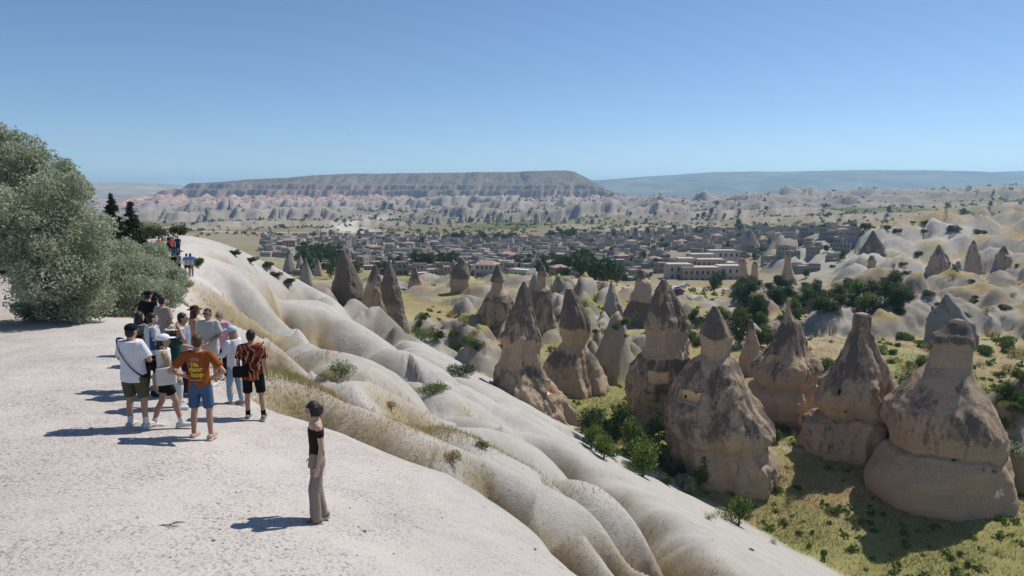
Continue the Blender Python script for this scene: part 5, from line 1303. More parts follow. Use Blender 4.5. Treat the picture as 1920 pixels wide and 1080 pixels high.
def loft(bm, rings, n=24):
    last = None
    for k, (x, y, z, rx, ry) in enumerate(rings):
        ring = [bm.verts.new((x+rx*math.cos(a), y+ry*math.sin(a), z)) for a in (2*math.pi*j/n for j in range(n))]
        if last is None: bm.faces.new(ring[::-1])
        else:
            for j in range(n): bm.faces.new((last[j], last[(j+1)%n], ring[(j+1)%n], ring[j]))
        last = ring
    bm.faces.new(last)
def skin_it(name, bm, voxel, smooth=4, dec=None, wrinkle=0.0, seed=0, M=None):
    """weld overlapping pieces into one continuous surface"""
    me = bpy.data.meshes.new("tmp"); bmesh.ops.recalc_face_normals(bm, faces=bm.faces[:]); bm.to_mesh(me); bm.free()
    o = bpy.data.objects.new("tmp", me); TMP.collection.objects.link(o)
    r = o.modifiers.new("r", 'REMESH'); r.mode = 'VOXEL'; r.voxel_size = voxel
    s = o.modifiers.new("s", 'SMOOTH'); s.iterations = smooth; s.factor = 0.5
    if dec is None and voxel < 0.015: dec = 0.35
    if dec:
        d = o.modifiers.new("d", 'DECIMATE'); d.ratio = dec
    nm = evaluated(o); nm.name = name
    bpy.data.objects.remove(o); bpy.data.meshes.remove(me)
    n = len(nm.vertices)
    if wrinkle and n:
        co = np.empty(n*3, np.float32); nm.vertices.foreach_get("co", co); co = co.reshape(-1,3); nr = np.empty(n*3, np.float32); nm.vertices.foreach_get("normal", nr); nr = nr.reshape(-1,3)
        f = fbm(co[:,0]*9+seed, co[:,1]*9, co[:,2]*6+co[:,0]*5, oct=3, seed=seed); co += nr*(wrinkle*f)[:,None]; nm.vertices.foreach_set("co", co.ravel())
    if M is not None: nm.transform(M)
    nm.polygons.foreach_set("use_smooth", np.ones(len(nm.polygons), bool)); nm.update()
    return nm
ARMS = {"down": ((.245,-.03,1.14),(.255,.05,.88)), "akimbo": ((.45,-.07,1.15),(.185,.03,1.02)), "cross": ((.27,.05,1.15),(.02,.235,1.13)), "phone": ((.24,.05,1.15),(.07,.30,1.20)),
        "hat": ((.36,.14,1.50),(.13,.10,1.70)), "front": ((.26,.0,1.14),(.10,.22,1.02)), "back": ((.27,-.10,1.14),(.10,-.20,.95)), "point": ((.25,.08,1.16),(.16,.36,1.10)), "hold": ((.23,.06,1.16),(.14,.24,1.36))}
def person(feet, H, rz, label, skin="light", hair=("short","black"), top=("tee",(0.6,0.6,0.6)), bottom=("shorts",(0.05,0.05,0.05)), shoes=(0.5,0.48,0.45), socks=None, arms=("down","down"),
           stance=((.10,.0),(-.10,.0)), hat=None, glasses=False, head=(0,0), group=None, fine=True, girth=1.0, seed=0, lean=0.0, zfix=None):
    s = H/1.75; root = empty("person", feet, rz); tag(root, label, "person", group)
    vox = 0.0095 if fine else 0.02; S = Matrix.Scale(s, 4)
    g = girth
    hipz = 0.93; neck = Vector((0, 0.0+lean*0.55, 1.47)); hd = Vector((0, 0.025+lean*0.62, 1.625))
    HM = Matrix.Translation(hd) @ Matrix.Rotation(head[0], 4, 'Z') @ Matrix.Rotation(-head[1], 4, 'X')
    tors = lambda z: lean*max(0, z-0.95)
    legs = []
    for i, (fx, fy) in enumerate(stance):
        sx = 1 if i == 0 else -1
        hp = Vector((sx*.092*g, 0, .90)); an = Vector((fx, fy, .085)); kn = hp.lerp(an, .49)+Vector((sx*.008, .035+0.05*abs(fy), 0))
        legs.append((hp, kn, an))
    arm = []
    for i, nm in enumerate(arms):
        sx = 1 if i == 0 else -1; e, h = ARMS[nm] if isinstance(nm, str) else nm
        sh = Vector((sx*(.165+.02*g), tors(1.42), 1.42)); e = Vector((sx*e[0]*(.5+.5*g), e[1]+tors(e[2]), e[2])); h = Vector((sx*h[0], h[1]+tors(h[2]), h[2]))
        arm.append((sh, e, h, sx))
    # ---- body
    bm = bmesh.new()
    T = [(0,0,.84,.145,.10),(0,0,.93,.165,.115),(0,0,1.0,.155,.108),(0,0,1.10,.138,.098),(0,0,1.22,.155,.108),(0,0,1.33,.172,.115),(0,0,1.41,.165,.10),(0,0,1.455,.11,.08),(0,0,1.49,.062,.062),(0,0,1.56,.052,.056)]
    loft(bm, [(x, y+tors(z), z, rx*(g if z < 1.45 else 1), ry*(g if z < 1.45 else 1)) for x,y,z,rx,ry in T])
    for hp, kn, an in legs:
        cap(bm, hp, kn, .083*g, .056); cal = kn.lerp(an, .32)+Vector((0,-.015,0)); cap(bm, kn, cal, .052, .054); cap(bm, cal, an, .053, .036)
        cap(bm, an+Vector((0,-.04,-.04)), an+Vector((0,.13,-.05)), .036, .03)
    for sh, e, h, sx in arm:
        cap(bm, sh, e, .048, .038); cap(bm, e, h, .039, .026)
        d = (h-e).normalized(); lat = Vector((0,0,1)).cross(d)
        lat = lat.normalized() if lat.length > .2 else Vector((0,1,0)); nn = d.cross(lat).normalized()
        if abs(d.z) > 0.6: lat = Vector((0,1,0)); lat = (lat-d*lat.dot(d)).normalized(); nn = d.cross(lat)
        R = Matrix((( *d, ), (*lat,), (*nn,))).transposed().to_4x4()
        ell(bm, (0,0,0), (.052,.040,.018), Matrix.Translation(h+d*.045) @ R, 2)
        if fine:
            cur = nn*(-sx)
            for q, (o_, ln) in enumerate(((-.031,.058),(-.011,.075),(.011,.080),(.031,.070))):
                b0 = h+d*.082+lat*o_; b1 = b0+d*ln*.5+cur*.008; b2 = b1+d*ln*.4+cur*.026
                cap(bm, b0, b1, .0095, .009, 6); cap(bm, b1, b2, .009, .0075, 6)
            t0 = h+d*.022+lat*.032; t1 = t0+lat*.028+d*.028; cap(bm, t0, t1, .0125, .011, 6); cap(bm, t1, t1+d*.03+cur*.012, .011, .009, 6)
    ell(bm, (0,0,.012), (.074,.094,.105), HM); ell(bm, (0,.022,-.052), (.056,.068,.062), HM)
    ell(bm, (0,.098,-.018), (.014,.020,.026), HM, 2); ell(bm, (.076,-.01,-.005), (.014,.022,.032), HM, 2); ell(bm, (-.076,-.01,-.005), (.014,.022,.032), HM, 2)
    link("body", skin_it("body", bm, vox, 3, 0.35 if fine else None, M=S), root, SKIN[skin])
    if fine:
        for sx in (-1,1):
            bm = bmesh.new(); ell(bm, (sx*.031,.086,.010), (.012,.007,.006), HM, 2); me = bm_mesh("eye", bm); me.transform(S); link("eye", me, root, M_EYE)
            bm = bmesh.new(); ell(bm, (sx*.031,.089,.030), (.019,.006,.004), HM, 2); me = bm_mesh("eyebrow", bm); me.transform(S); link("eyebrow", me, root, M_HAIR[hair[1]])
        bm = bmesh.new(); ell(bm, (0,.086,-.062), (.022,.007,.006), HM, 2); me = bm_mesh("mouth", bm); me.transform(S); link("mouth", me, root, M_LIP)
    # ---- hair
    bm = bmesh.new(); ell(bm, (0,-.016,.030), (.082,.094,.098), HM); ell(bm, (0,-.045,-.02), (.076,.062,.080), HM)
    ell(bm, (0,.016,.070), (.064,.062,.037), HM)
    if hair[0] == "long":
        ell(bm, (0,-.065,-.10), (.085,.055,.14), HM); ell(bm, (0,-.085,-.22), (.075,.04,.13), HM); ell(bm, (.068,-.01,-.06), (.022,.04,.11), HM); ell(bm, (-.068,-.01,-.06), (.022,.04,.11), HM)
    if hair[0] == "bun":
        ell(bm, (0,-.03,.0), (.082,.085,.10), HM); ell(bm, (0,-.10,-.03), (.05,.04,.055), HM); ell(bm, (.064,.0,-.02), (.02,.04,.07), HM); ell(bm, (-.064,.0,-.02), (.02,.04,.07), HM);
        hg = random.Random(3)
        for _ in range(46):
            a = hg.uniform(-2.4,2.4); q0 = Vector((.05*math.sin(a)*hg.random(), -.02-.02*hg.random(), .108)); q1 = Vector((.088*math.sin(a), -.095*math.cos(a)*.9-.012, .03+hg.uniform(-.02,.03))); q2 = Vector((.07*math.sin(a)*hg.uniform(.6,1.15), -.085*math.cos(a)-.02, -.07+hg.uniform(-.05,.03)))
            tube(bm, [tuple(HM @ q0), tuple(HM @ q1), tuple(HM @ q2)], [.006,.009,.004], 5)
        cap(bm, HM @ Vector((.066,.055,.05)), HM @ Vector((.066,.072,-.10)), .012, .006, 8); cap(bm, HM @ Vector((-.066,.055,.05)), HM @ Vector((-.068,.070,-.08)), .012, .006, 8); ell(bm, (0,-.06,-.05), (.07,.05,.06), HM)
    if hair[0] == "tail": cap(bm, HM @ Vector((0,-.10,-.02)), HM @ Vector((.0,-.13,-.30)), .036, .014, 10)
    link("hair", skin_it("hair", bm, vox*(0.75 if hair[0] == 'bun' else 1.1), 1 if hair[0] == 'bun' else 2, wrinkle=0.006, seed=seed+5, M=S), root, M_HAIR[hair[1]])
    # ---- upper clothing
    kind, col = top[0], top[1]; pat = top[2] if len(top) > 2 else None
    bm = bmesh.new(); z0 = {"tee":.845,"tank":.86,"crop":.985,"loose":.80,"jumper":.83}[kind]; inf = {"tee":.022,"tank":.018,"crop":.010,"loose":.034,"jumper":.032}[kind]
    ztop = 1.475 if kind != "crop" else 1.375
    R_ = [(x,y,z,rx,ry) for x,y,z,rx,ry in T if z0 < z < ztop]
    f_ = lambda z: (np.interp(z,[t[2] for t in T],[t[3] for t in T])*g, np.interp(z,[t[2] for t in T],[t[4] for t in T])*g)
    flare = 0.012 if kind != "crop" else 0
    zs = [z0]+[r[2] for r in R_]+[ztop]
    loft(bm, [(0, tors(z), z, max(f_(z)[0], .148*g if kind != "crop" else 0)+inf+flare*(z == z0), max(f_(z)[1], .105*g if kind != "crop" else 0)+inf) for z in zs], 28)
    for sh, e, h, sx in arm:
        if kind == "tank": continue
        if kind == "jumper": cap(bm, sh, e, .068, .055, 14, True); cap(bm, e, e.lerp(h, .86), .056, .046, 14, False)
        elif kind == "crop": cap(bm, sh+Vector((0,0,-.03)), sh.lerp(e, .5), .062, .056, 14, False)
        else: cap(bm, sh, sh.lerp(e, .72 if kind == "tee" else .8), .068, .073*(1.1 if kind == "loose" else 1), 14, False); bmesh.ops.create_icosphere(bm, subdivisions=2, radius=.069, matrix=Matrix.Translation(sh))
    if kind == "tank":
        for sx in (-1,1): cap(bm, (sx*.085, tors(1.44)+.06, 1.40), (sx*.085, tors(1.44)-.06, 1.40), .02, .02, 8); cap(bm, (sx*.085, tors(1.44), 1.475), (sx*.09, tors(1.44)-.07, 1.38), .018, .02, 8)
    shirt = link("top", skin_it("top", bm, 0.0125 if fine else 0.022, 3, wrinkle=0.010 if kind != "crop" else 0.004, seed=seed, M=S), root, cloth(col, pat))
    # ---- lower clothing
    kind, col = bottom; bm = bmesh.new()
    loft(bm, [(0,0,.80,.165*g,.115*g),(0,0,.88,.183*g,.130*g),(0,0,.95,.178*g,.126*g),(0,0,1.04,.158*g,.116*g)], 28)
    for hp, kn, an in legs:
        if kind == "shorts": cap(bm, hp, hp.lerp(kn, .93), .103*g, .088, 16, False)
        elif kind == "brief": cap(bm, hp, hp.lerp(kn, .62), .100*g, .088, 16, False)
        elif kind == "jeans": cap(bm, hp, kn, .098*g, .068, 16); cap(bm, kn, kn.lerp(an, .93), .068, .050, 16, False)
        elif kind == "wide": cap(bm, hp, kn, .100*g, .084, 16); cap(bm, kn, an+Vector((0,0,-.03)), .082, .072, 16, False)
        else: cap(bm, hp, kn, .100*g, .078, 16); cap(bm, kn, kn.lerp(an, .95), .078, .062, 16, False)
        bmesh.ops.create_icosphere(bm, subdivisions=2, radius=.10*g, matrix=Matrix.Translation(hp))
    link({"shorts":"shorts","brief":"shorts"}.get(kind, "trousers"), skin_it("lower", bm, 0.0125 if fine else 0.022, 3, wrinkle=0.013, seed=seed+3, M=S), root, cloth(col))
    # ---- shoes and socks
    for hp, kn, an in legs:
        bm = bmesh.new(); yo = an.y
        ell(bm, (an.x, yo-.045, .050), (.046,.055,.050)); ell(bm, (an.x, yo+.05, .042), (.048,.10,.042)); ell(bm, (an.x, yo+.13, .034), (.045,.06,.034))
        me = skin_it("shoe", bm, 0.011, 2, M=S); sh_ = link("shoe", me, root, cloth(shoes))
        bm = bmesh.new(); q = [(-.047,-.085),(-.03,-.105),(.03,-.105),(.047,-.085),(.044,.0),(.052,.10),(.045,.17),(.02,.197),(-.02,.197),(-.045,.17),(-.052,.10),(-.044,.0)]
        f = bm.faces.new([bm.verts.new((an.x+a, yo+b, .0)) for a, b in q]); e = bmesh.ops.extrude_face_region(bm, geom=[f]); bmesh.ops.translate(bm, vec=(0,0,.022), verts=[v for v in e['geom'] if isinstance(v, bmesh.types.BMVert)]); bmesh.ops.recalc_face_normals(bm, faces=bm.faces[:])
        me = bm_mesh("sole", bm, False); me.transform(S); link("sole", me, sh_, cloth((0.55,0.52,0.48) if sum(shoes) > 0.3 else (0.10,0.10,0.10)))
        if socks:
            bm = bmesh.new(); cap(bm, an+Vector((0,0,-.02)), an.lerp(kn, .27), .046, .047, 12, False); me = skin_it("sock", bm, 0.012, 1, M=S); link("sock", me, root, cloth(socks))
    # ---- headwear
    if hat:
        bm = bmesh.new(); hk, hc = hat
        if hk == "cap":
            ell(bm, (0,-.008,.058), (.094,.108,.080), HM); ell(bm, (0,.125,.050), (.072,.078,.011), HM)
        else:
            ell(bm, (0,-.005,.075), (.096,.106,.078), HM)
            ell(bm, (0,0,.050), (.175,.185,.016), HM)
        link("cap" if hk == "cap" else "hat", skin_it("hat", bm, 0.0085 if fine else 0.018, 2, M=S), root, cloth(hc))
    if glasses:
        bm = bmesh.new()
        for sx in (-1,1): ell(bm, (sx*.034,.094,.010), (.027,.010,.020), HM, 2)
        me = bm_mesh("sunglasses", bm); bm = bmesh.new(); bm.from_mesh(me); cap(bm, HM @ Vector((-.012,.100,.014)), HM @ Vector((.012,.100,.014)), .004, .004, 6, False)
        for sx in (-1,1): cap(bm, HM @ Vector((sx*.060,.088,.014)), HM @ Vector((sx*.078,-.005,.014)), .004, .004, 6, False)
        me = bm_mesh("sunglasses", bm); me.transform(S); link("sunglasses", me, root, M_SHADES)
    return root, shirt
def feet_at(px, py): return on_ground(px, py)
def strap_bag(pr, name, label, flip, bag_at, size, col, g=1.0, strap=True):
    """a bag worn across the body: strap round the torso and a soft pouch"""
    base = pr.matrix_basis; root = empty(name, pr.location, pr.rotation_euler[2]); tag(root, label, "bag")
    m = cloth(col); pts = []
    for a in np.linspace(0, 2*math.pi, 40):
        x = .205*g*math.cos(a); y = .152*g*math.sin(a); pts.append((x, y, 1.20+flip*1.30*x))
    bm = bmesh.new()
    for i in range(len(pts)-1):
        p, q = Vector(pts[i]), Vector(pts[i+1]); up = Vector((flip*.3,0,1)).normalized()*.019; o = Vector((p.x,p.y,0)).normalized()*.004; o2 = Vector((q.x,q.y,0)).normalized()*.004
        v = [bm.verts.new(c) for c in (p-up-o, q-up-o2, q+up-o2, p+up-o, p-up+o, q-up+o2, q+up+o2, p+up+o)]
        for f in ((0,1,2,3),(7,6,5,4),(0,4,5,1),(3,2,6,7)): bm.faces.new([v[j] for j in f])
    bmesh.ops.recalc_face_normals(bm, faces=bm.faces[:]); link("strap", bm_mesh("strap", bm, False), root, m)
    bm = bmesh.new(); box(bm, bag_at[0]-size[0]/2, bag_at[0]+size[0]/2, bag_at[1]-size[1]/2, bag_at[1]+size[1]/2, bag_at[2]-size[2]/2, bag_at[2]+size[2]/2)
    link("pouch", skin_it("pouch", bm, 0.014, 6, wrinkle=0.006), root, m)
    return root
GP = "tourists in the near group"
pw, _ = person(feet_at(599, 978), 1.64, math.radians(118), "woman in dark brown top and wide taupe trousers standing alone in front", "light", ("bun","black"), ("crop",(0.032,0.016,0.015)), ("wide",(0.27,0.215,0.18)), (0.22,0.18,0.15), arms=(((.205,-.03,1.15),(.20,.03,.88)),((.205,-.03,1.15),(.20,.03,.88))), stance=((.075,-.07),(-.07,.06)), head=(0.15,0.30), girth=0.86, seed=1)
p1, _ = person(feet_at(258, 801), 1.76, math.radians(-12), "man in white T-shirt, olive shorts and black cap seen from behind", "tan", ("short","black"), ("loose",(0.66,0.66,0.68)), ("shorts",(0.085,0.085,0.055)), (0.55,0.50,0.43), socks=(0.7,0.7,0.7), arms=("cross","cross"), stance=((.15,.02),(-.13,.0)), hat=("cap",(0.012,0.013,0.018)), girth=1.14, seed=2, group=GP)
strap_bag(p1, "sling_bag", "black sling strap across the back of the white T-shirt", -1, (.16,.15,1.10), (.16,.07,.12), (0.012,0.013,0.02), 1.16)
person(feet_at(316, 801), 1.62, math.radians(-62), "woman in white cap, white sleeveless top and black shorts stepping right", "tan", ("tail","black"), ("tank",(0.66,0.63,0.58)), ("brief",(0.012,0.012,0.014)), (0.58,0.54,0.50), socks=(0.6,0.6,0.6), arms=(((.22,.08,1.14),(.17,.20,.92)),"front"), stance=((.08,.22),(-.08,-.24)), hat=("cap",(0.72,0.72,0.74)), girth=0.95, seed=3, group=GP)
bb = empty("tote_bag", (0,0,0)); tag(bb, "cream canvas tote bag at the hip of the woman in the white cap", "bag")
_f = Vector(feet_at(316,801)); bb.location = _f; bb.rotation_euler = (0,0,math.radians(-62))
bm = bmesh.new(); box(bm, .17,.25,-.13,.17,.80,1.10); link("bag_body", skin_it("bag_body", bm, .014, 6, wrinkle=.012), bb, cloth((0.62,0.58,0.52)))
bm = bmesh.new(); tube(bm, [(.21,.12,1.08),(.20,.08,1.25),(.15,.02,1.42),(.19,-.05,1.25),(.21,-.09,1.08)], [.012]*5, 6); link("strap", bm_mesh("strap", bm), bb, cloth((0.62,0.58,0.52)))
p3, sh3 = person(feet_at(381, 822), 1.77, math.radians(-2), "man in rust-orange printed T-shirt and denim shorts, hands on hips, seen from behind", "tan", ("short","brown"), ("tee",(0.27,0.075,0.022)), ("shorts",(0.055,0.105,0.19)), (0.42,0.28,0.23), arms=("akimbo","akimbo"), stance=((.14,-.01),(-.15,.0)), girth=0.98, seed=4, group=GP)
p4, _ = person(feet_at(478, 786), 1.74, math.radians(8), "man in dark red patterned shirt and black shorts at the right of the group", "tan", ("short","black"), ("loose",(0.24,0.045,0.032),(0.50,0.33,0.18)), ("shorts",(0.010,0.010,0.012)), (0.20,0.19,0.17), socks=(0.012,0.012,0.012), arms=("down","down"), stance=((.17,-.02),(-.13,.03)), girth=1.0, seed=5, group=GP)
strap_bag(p4, "shoulder_bag", "black shoulder bag on the back of the man in dark red", 1, (-.17,-.17,.98), (.27,.11,.20), (0.012,0.011,0.011), 1.1)
person(feet_at(444, 759), 1.62, math.radians(75), "woman in light blue cap, white jumper and blue jeans facing left", "light", ("long","blonde"), ("jumper",(0.64,0.64,0.67)), ("jeans",(0.20,0.30,0.44)), (0.36,0.32,0.29), arms=("point","point"), stance=((.08,-.08),(-.08,.10)), hat=("cap",(0.42,0.58,0.68)), girth=0.95, seed=6, group=GP)
person(feet_at(419, 711), 1.63, math.radians(170), "woman in pink shirt, black trousers and sunglasses facing the camera", "light", ("short","grey"), ("loose",(0.60,0.33,0.42)), ("trousers",(0.014,0.013,0.015)), (0.26,0.20,0.16), arms=("front","down"), glasses=True, seed=7, group=GP)
person(feet_at(398, 722), 1.74, math.radians(172), "bearded man in pale grey T-shirt and sunglasses facing the camera", "tan", ("short","black"), ("loose",(0.42,0.425,0.40)), ("shorts",(0.50,0.49,0.46)), (0.62,0.63,0.63), arms=("down","front"), glasses=True, girth=1.12, seed=8, group=GP)
person(feet_at(350, 743), 1.72, math.radians(-70), "man in grey-blue polo shirt facing right between two hats", "tan", ("short","black"), ("tee",(0.25,0.29,0.36)), ("trousers",(0.02,0.022,0.03)), (0.1,0.09,0.08), arms=("front","down"), girth=1.12, seed=9, group=GP)
person(feet_at(371, 707), 1.66, math.radians(-60), "woman in brown bucket hat and tan top at the back of the group", "tan", ("long","brown"), ("tank",(0.46,0.27,0.17)), ("trousers",(0.30,0.20,0.13)), (0.2,0.15,0.1), hat=("brim",(0.055,0.025,0.016)), arms=("down","down"), seed=10, group=GP)
person(feet_at(334, 766), 1.60, math.radians(-55), "woman holding her cream sun hat, in dark green top and pale trousers", "tan", ("long","brown"), ("tee",(0.016,0.05,0.045)), ("trousers",(0.50,0.52,0.54)), (0.6,0.6,0.6), arms=("hat","front"), hat=("brim",(0.60,0.55,0.40)), girth=0.92, seed=11, group=GP)
person(feet_at(294, 742), 1.68, math.radians(-50), "young man in grey-white T-shirt and black shorts with a blue bag", "light", ("short","black"), ("loose",(0.52,0.53,0.52)), ("shorts",(0.012,0.012,0.014)), (0.03,0.03,0.03), arms=("front","down"), girth=0.98, seed=12, group=GP)
person(feet_at(270, 733), 1.64, math.radians(-25), "long-haired woman in grey patterned top and black trousers behind the white T-shirt man", "light", ("long","black"), ("tee",(0.16,0.18,0.17),(0.4,0.42,0.40)), ("trousers",(0.010,0.010,0.012)), (0.03,0.03,0.03), arms=("cross","cross"), seed=13, group=GP)
person(feet_at(312, 689), 1.74, math.radians(-25), "man in taupe T-shirt at the back beside the shrub", "tan", ("short","black"), ("loose",(0.27,0.235,0.215)), ("shorts",(0.10,0.09,0.085)), (0.3,0.3,0.3), arms=("front","front"), seed=14, group=GP)
person(feet_at(301, 668), 1.66, math.radians(-75), "black-haired woman in white T-shirt looking down at the back", "light", ("long","black"), ("tee",(0.66,0.66,0.68)), ("trousers",(0.16,0.17,0.20)), (0.5,0.5,0.5), arms=("phone","phone"), head=(0,.45), seed=15, group=GP)
person(feet_at(285, 668), 1.68, math.radians(-10), "person in black with a black cap at the rear of the group", "tan", ("short","black"), ("tee",(0.012,0.012,0.014)), ("trousers",(0.24,0.24,0.27)), (0.05,0.05,0.05), hat=("cap",(0.010,0.010,0.012)), arms=("down","down"), seed=16, group=GP)
# blue sling of the young man
_y = empty("blue_bag", feet_at(294,742), math.radians(-50)); tag(_y, "blue bag hanging at the side of the young man in grey-white", "bag")
bm = bmesh.new(); box(bm, .17,.27,-.10,.12,.98,1.24); link("bag_body", skin_it("bag_body", bm, .014, 6, wrinkle=.01), _y, cloth((0.03,0.09,0.24)))
bm = bmesh.new(); tube(bm, [(.22,.10,1.2),(.20,.12,1.34),(.12,.05,1.49),(.19,-.08,1.34),(.22,-.08,1.2)], [.012]*5, 6); link("strap", bm_mesh("strap", bm), _y, cloth((0.03,0.09,0.24)))
# print on the orange shirt, laid on the cloth
M_PRINT = plain("yellow_print", (0.72,0.50,0.05), 0.8, 0.05); M_PRINT2 = plain("pale_print", (0.62,0.55,0.50), 0.8, 0.05)
def shirt_print(pr, sh, txt, size, z, x, mat, shear=0.0):
    cu = bpy.data.curves.new("t", 'FONT'); cu.body = txt; cu.size = size; cu.align_x = 'CENTER'; cu.offset = 0.0035; cu.shear = shear
    o = bpy.data.objects.new("t", cu); TMP.collection.objects.link(o); me = evaluated(o); bpy.data.objects.remove(o)
    bm = bmesh.new(); bm.from_mesh(me); bmesh.ops.triangulate(bm, faces=bm.faces[:]); bmesh.ops.subdivide_edges(bm, edges=[e for e in bm.edges if e.calc_length() > .02], cuts=1)
    bv = BVHTree.FromPolygons([v.co.copy() for v in sh.data.vertices], [tuple(p.vertices) for p in sh.data.polygons])
    for v in bm.verts:
        hit = bv.ray_cast(Vector((v.co.x+x, -0.6, v.co.y+z)), Vector((0,1,0)))
        v.co = Vector((v.co.x+x, (hit[0].y if hit[0] else -.14)-.005, v.co.y+z))
    link("print", bm_mesh("print", bm, False), sh, mat)
for t_, sz, z_, x_, m_, shr in (("Ha", .105, 1.245, .0, M_PRINT, 0.0), ("giang", .105, 1.165, .0, M_PRINT, 0.0), ("loop", .105, 1.075, .025, M_PRINT, 0.0)): shirt_print(p3, sh3, t_, sz, z_*1.77/1.75, x_, m_, shr)
def line_print(pr, sh, pts, w_):
    bv = BVHTree.FromPolygons([v.co.copy() for v in sh.data.vertices], [tuple(p.vertices) for p in sh.data.polygons]); bm = bmesh.new()
    P_ = []
    for (x, z) in pts:
        hit = bv.ray_cast(Vector((x,-.6,z)), Vector((0,1,0))); P_.append(((x, (hit[0].y if hit[0] else -.14)-.003, z)))
    tube(bm, P_, [w_]*len(P_), 5); link("print", bm_mesh("print", bm), sh, M_PRINT2)
line_print(p3, sh3, [(-.13,1.30),(-.10,1.302),(-.07,1.30)], .003); line_print(p3, sh3, [(.07,1.22),(.10,1.222),(.13,1.22)], .003)
line_print(p3, sh3, [(x, 1.03) for x in np.linspace(-.13,.11,14)], .004)
line_print(p3, sh3, [(-.07,1.375),(-.03,1.395),(.0,1.415),(.025,1.395),(.045,1.405),(.075,1.375),(-.02,1.372),(-.06,1.365),(.07,1.360)], .003)
# people further along the ridge path
GP2 = "walkers by the blue umbrella"
person(on_ground(326,521), 1.70, 0.1, "walker in black top with white trim left of the blue umbrella", "tan", ("short","black"), ("tee",(0.012,0.012,0.014)), ("shorts",(0.012,0.012,0.012)), (0.1,0.1,0.1), arms=("front","front"), fine=False, seed=20, group=GP2)
person(on_ground(336,517), 1.66, -0.2, "walker in grey top and long black trousers next to the blue umbrella", "tan", ("long","black"), ("tee",(0.30,0.31,0.30)), ("trousers",(0.012,0.012,0.012)), (0.05,0.05,0.05), arms=("down","down"), fine=False, seed=21, group=GP2)
pu, _ = person(on_ground(352,519), 1.64, 0.3, "walker in white top striding under the blue umbrella", "tan", ("short","black"), ("tee",(0.62,0.58,0.60)), ("brief",(0.012,0.012,0.014)), (0.05,0.05,0.05), arms=("hold","down"), stance=((.1,.22),(-.1,-.22)), fine=False, seed=22, group=GP2)
person(on_ground(359,518), 1.66, 0.0, "companion in pale brown trousers half hidden by the blue umbrella", "tan", ("long","brown"), ("tee",(0.55,0.50,0.50)), ("trousers",(0.30,0.22,0.19)), (0.2,0.2,0.2), fine=False, seed=23, group=GP2)
def umbrella(loc, r, cols, label, rz=0, shaft=0.85):
    root = empty("umbrella", loc, rz); tag(root, label, "umbrella")
    for k in range(8):
        a0, a1 = 2*math.pi*k/8, 2*math.pi*(k+1)/8; bm = bmesh.new(); rows = []
        for t in np.linspace(0.02, 1, 6):
            zz = 0.36*r*(1-t**1.8); row = []
            for u in np.linspace(0, 1, 5):
                a = a0+(a1-a0)*u; q = t*r*(1-0.10*math.sin(math.pi*u)*t); row.append(bm.verts.new((q*math.cos(a), q*math.sin(a), zz)))
            rows.append(row)
        for i in range(5):
            for j in range(4): bm.faces.new((rows[i][j], rows[i+1][j], rows[i+1][j+1], rows[i][j+1]))
        link("panel", bm_mesh("panel", bm), root, cloth(cols[k % len(cols)]))
        bm = bmesh.new(); tube(bm, [(.02*math.cos(a0),.02*math.sin(a0),.345*r),(.55*r*math.cos(a0),.55*r*math.sin(a0),.235*r),(r*math.cos(a0),r*math.sin(a0),-.015)], [.006,.005,.004], 5); link("rib", bm_mesh("rib", bm), root, M_SHADES)
    bm = bmesh.new(); tube(bm, [(0,0,-shaft),(0,0,.42*r)], [.011,.008], 8); link("shaft", bm_mesh("shaft", bm), root, M_SHADES)
    bm = bmesh.new(); tube(bm, [(0,0,-shaft-.10),(0,0,-shaft)], [.018,.018], 8); link("handle", bm_mesh("handle", bm), root, M_SHADES)
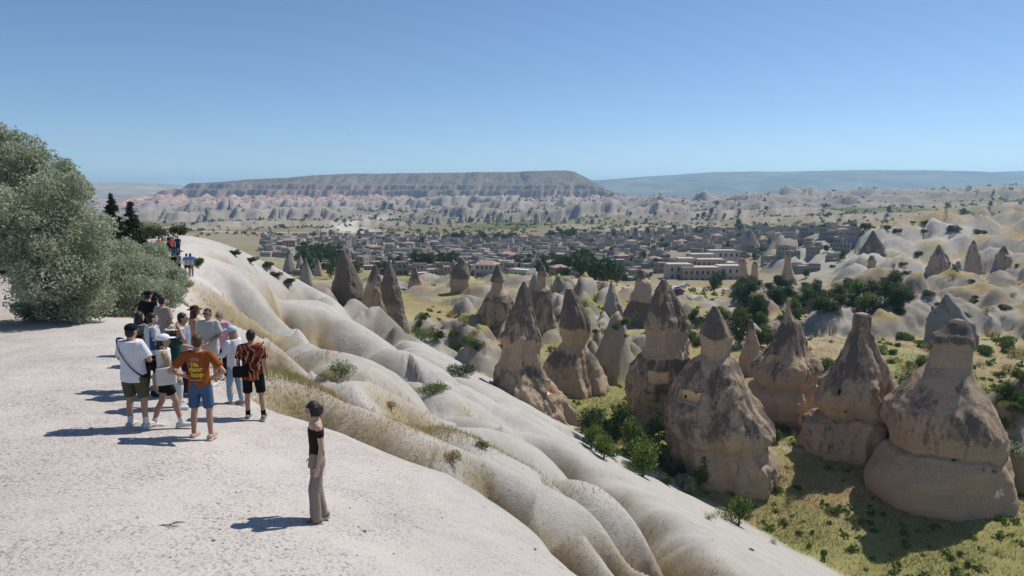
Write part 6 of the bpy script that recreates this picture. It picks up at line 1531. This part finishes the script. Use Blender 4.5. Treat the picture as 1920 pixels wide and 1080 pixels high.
l_ = Vector(on_ground(352,519)); p_ = at_y(357, 486, l_.y-0.1)
umbrella((p_[0], p_[1], p_[2]), 0.55, [(0.025,0.07,0.20),(0.03,0.09,0.25)], "blue umbrella held over a walker on the ridge path", 0.2, 0.55)
p_ = at_y(330, 472, l_.y+6); umbrella((p_[0], p_[1], p_[2]), 0.55, [(0.012,0.03,0.09)], "darker navy umbrella behind the first one on the ridge path", 0.5, 0.8)
cr_ = [(323,476,(0.45,0.06,0.03)),(331,470,(0.5,0.5,0.5)),(318,473,(0.03,0.03,0.05)),(312,471,(0.55,0.55,0.55)),(300,478,(0.5,0.12,0.09)),(307,482,(0.45,0.40,0.15)),(264,480,(0.6,0.6,0.6)),(272,481,(0.02,0.02,0.03)),(258,482,(0.5,0.5,0.52)),(335,474,(0.02,0.03,0.08)),(327,468,(0.03,0.03,0.03)),(329,490,(0.03,0.04,0.09))]
for k_, (px_, py_, c_) in enumerate(cr_):
    nm_ = "red" if c_[0] > 2*c_[1] else "yellow" if c_[2] < .2 and c_[0] > .4 else "white" if c_[0] > .4 else "dark"
    person(on_ground(px_, py_+4, 30, 110), rnd.uniform(1.6,1.78), rnd.uniform(-1.5,1.5), "%s far tourist in %s top, counted from the left on the crowded path end" % (ORD[sorted(cr_).index((px_,py_,c_))], nm_), "tan", ("short","black"), ("tee",c_), ("trousers",rnd.choice([(0.02,0.02,0.03),(0.12,0.14,0.2),(0.3,0.27,0.22)])), (0.1,0.1,0.1), hat=("cap",(0.6,0.6,0.6)) if k_ in (6,1) else None, fine=False, seed=40+k_, group="crowd at the end of the ridge path")

bpy.data.scenes.remove(TMP)

# look-alikes that share a description are told apart by their place from left to right
def count_off():
    by = {}
    for o in COL.objects:
        if o.parent is None and 'label' in o and 'category' in o: by.setdefault(o['label'], []).append(o)
    for lb, obs in by.items():
        if 1 < len(obs) <= len(ORD) and len(lb.split()) <= 12:
            obs.sort(key=lambda o: o.location.x/max(o.location.y, 1.0))
            for i, o in enumerate(obs): o['label'] = ORD[i]+" from the left, "+lb
count_off()
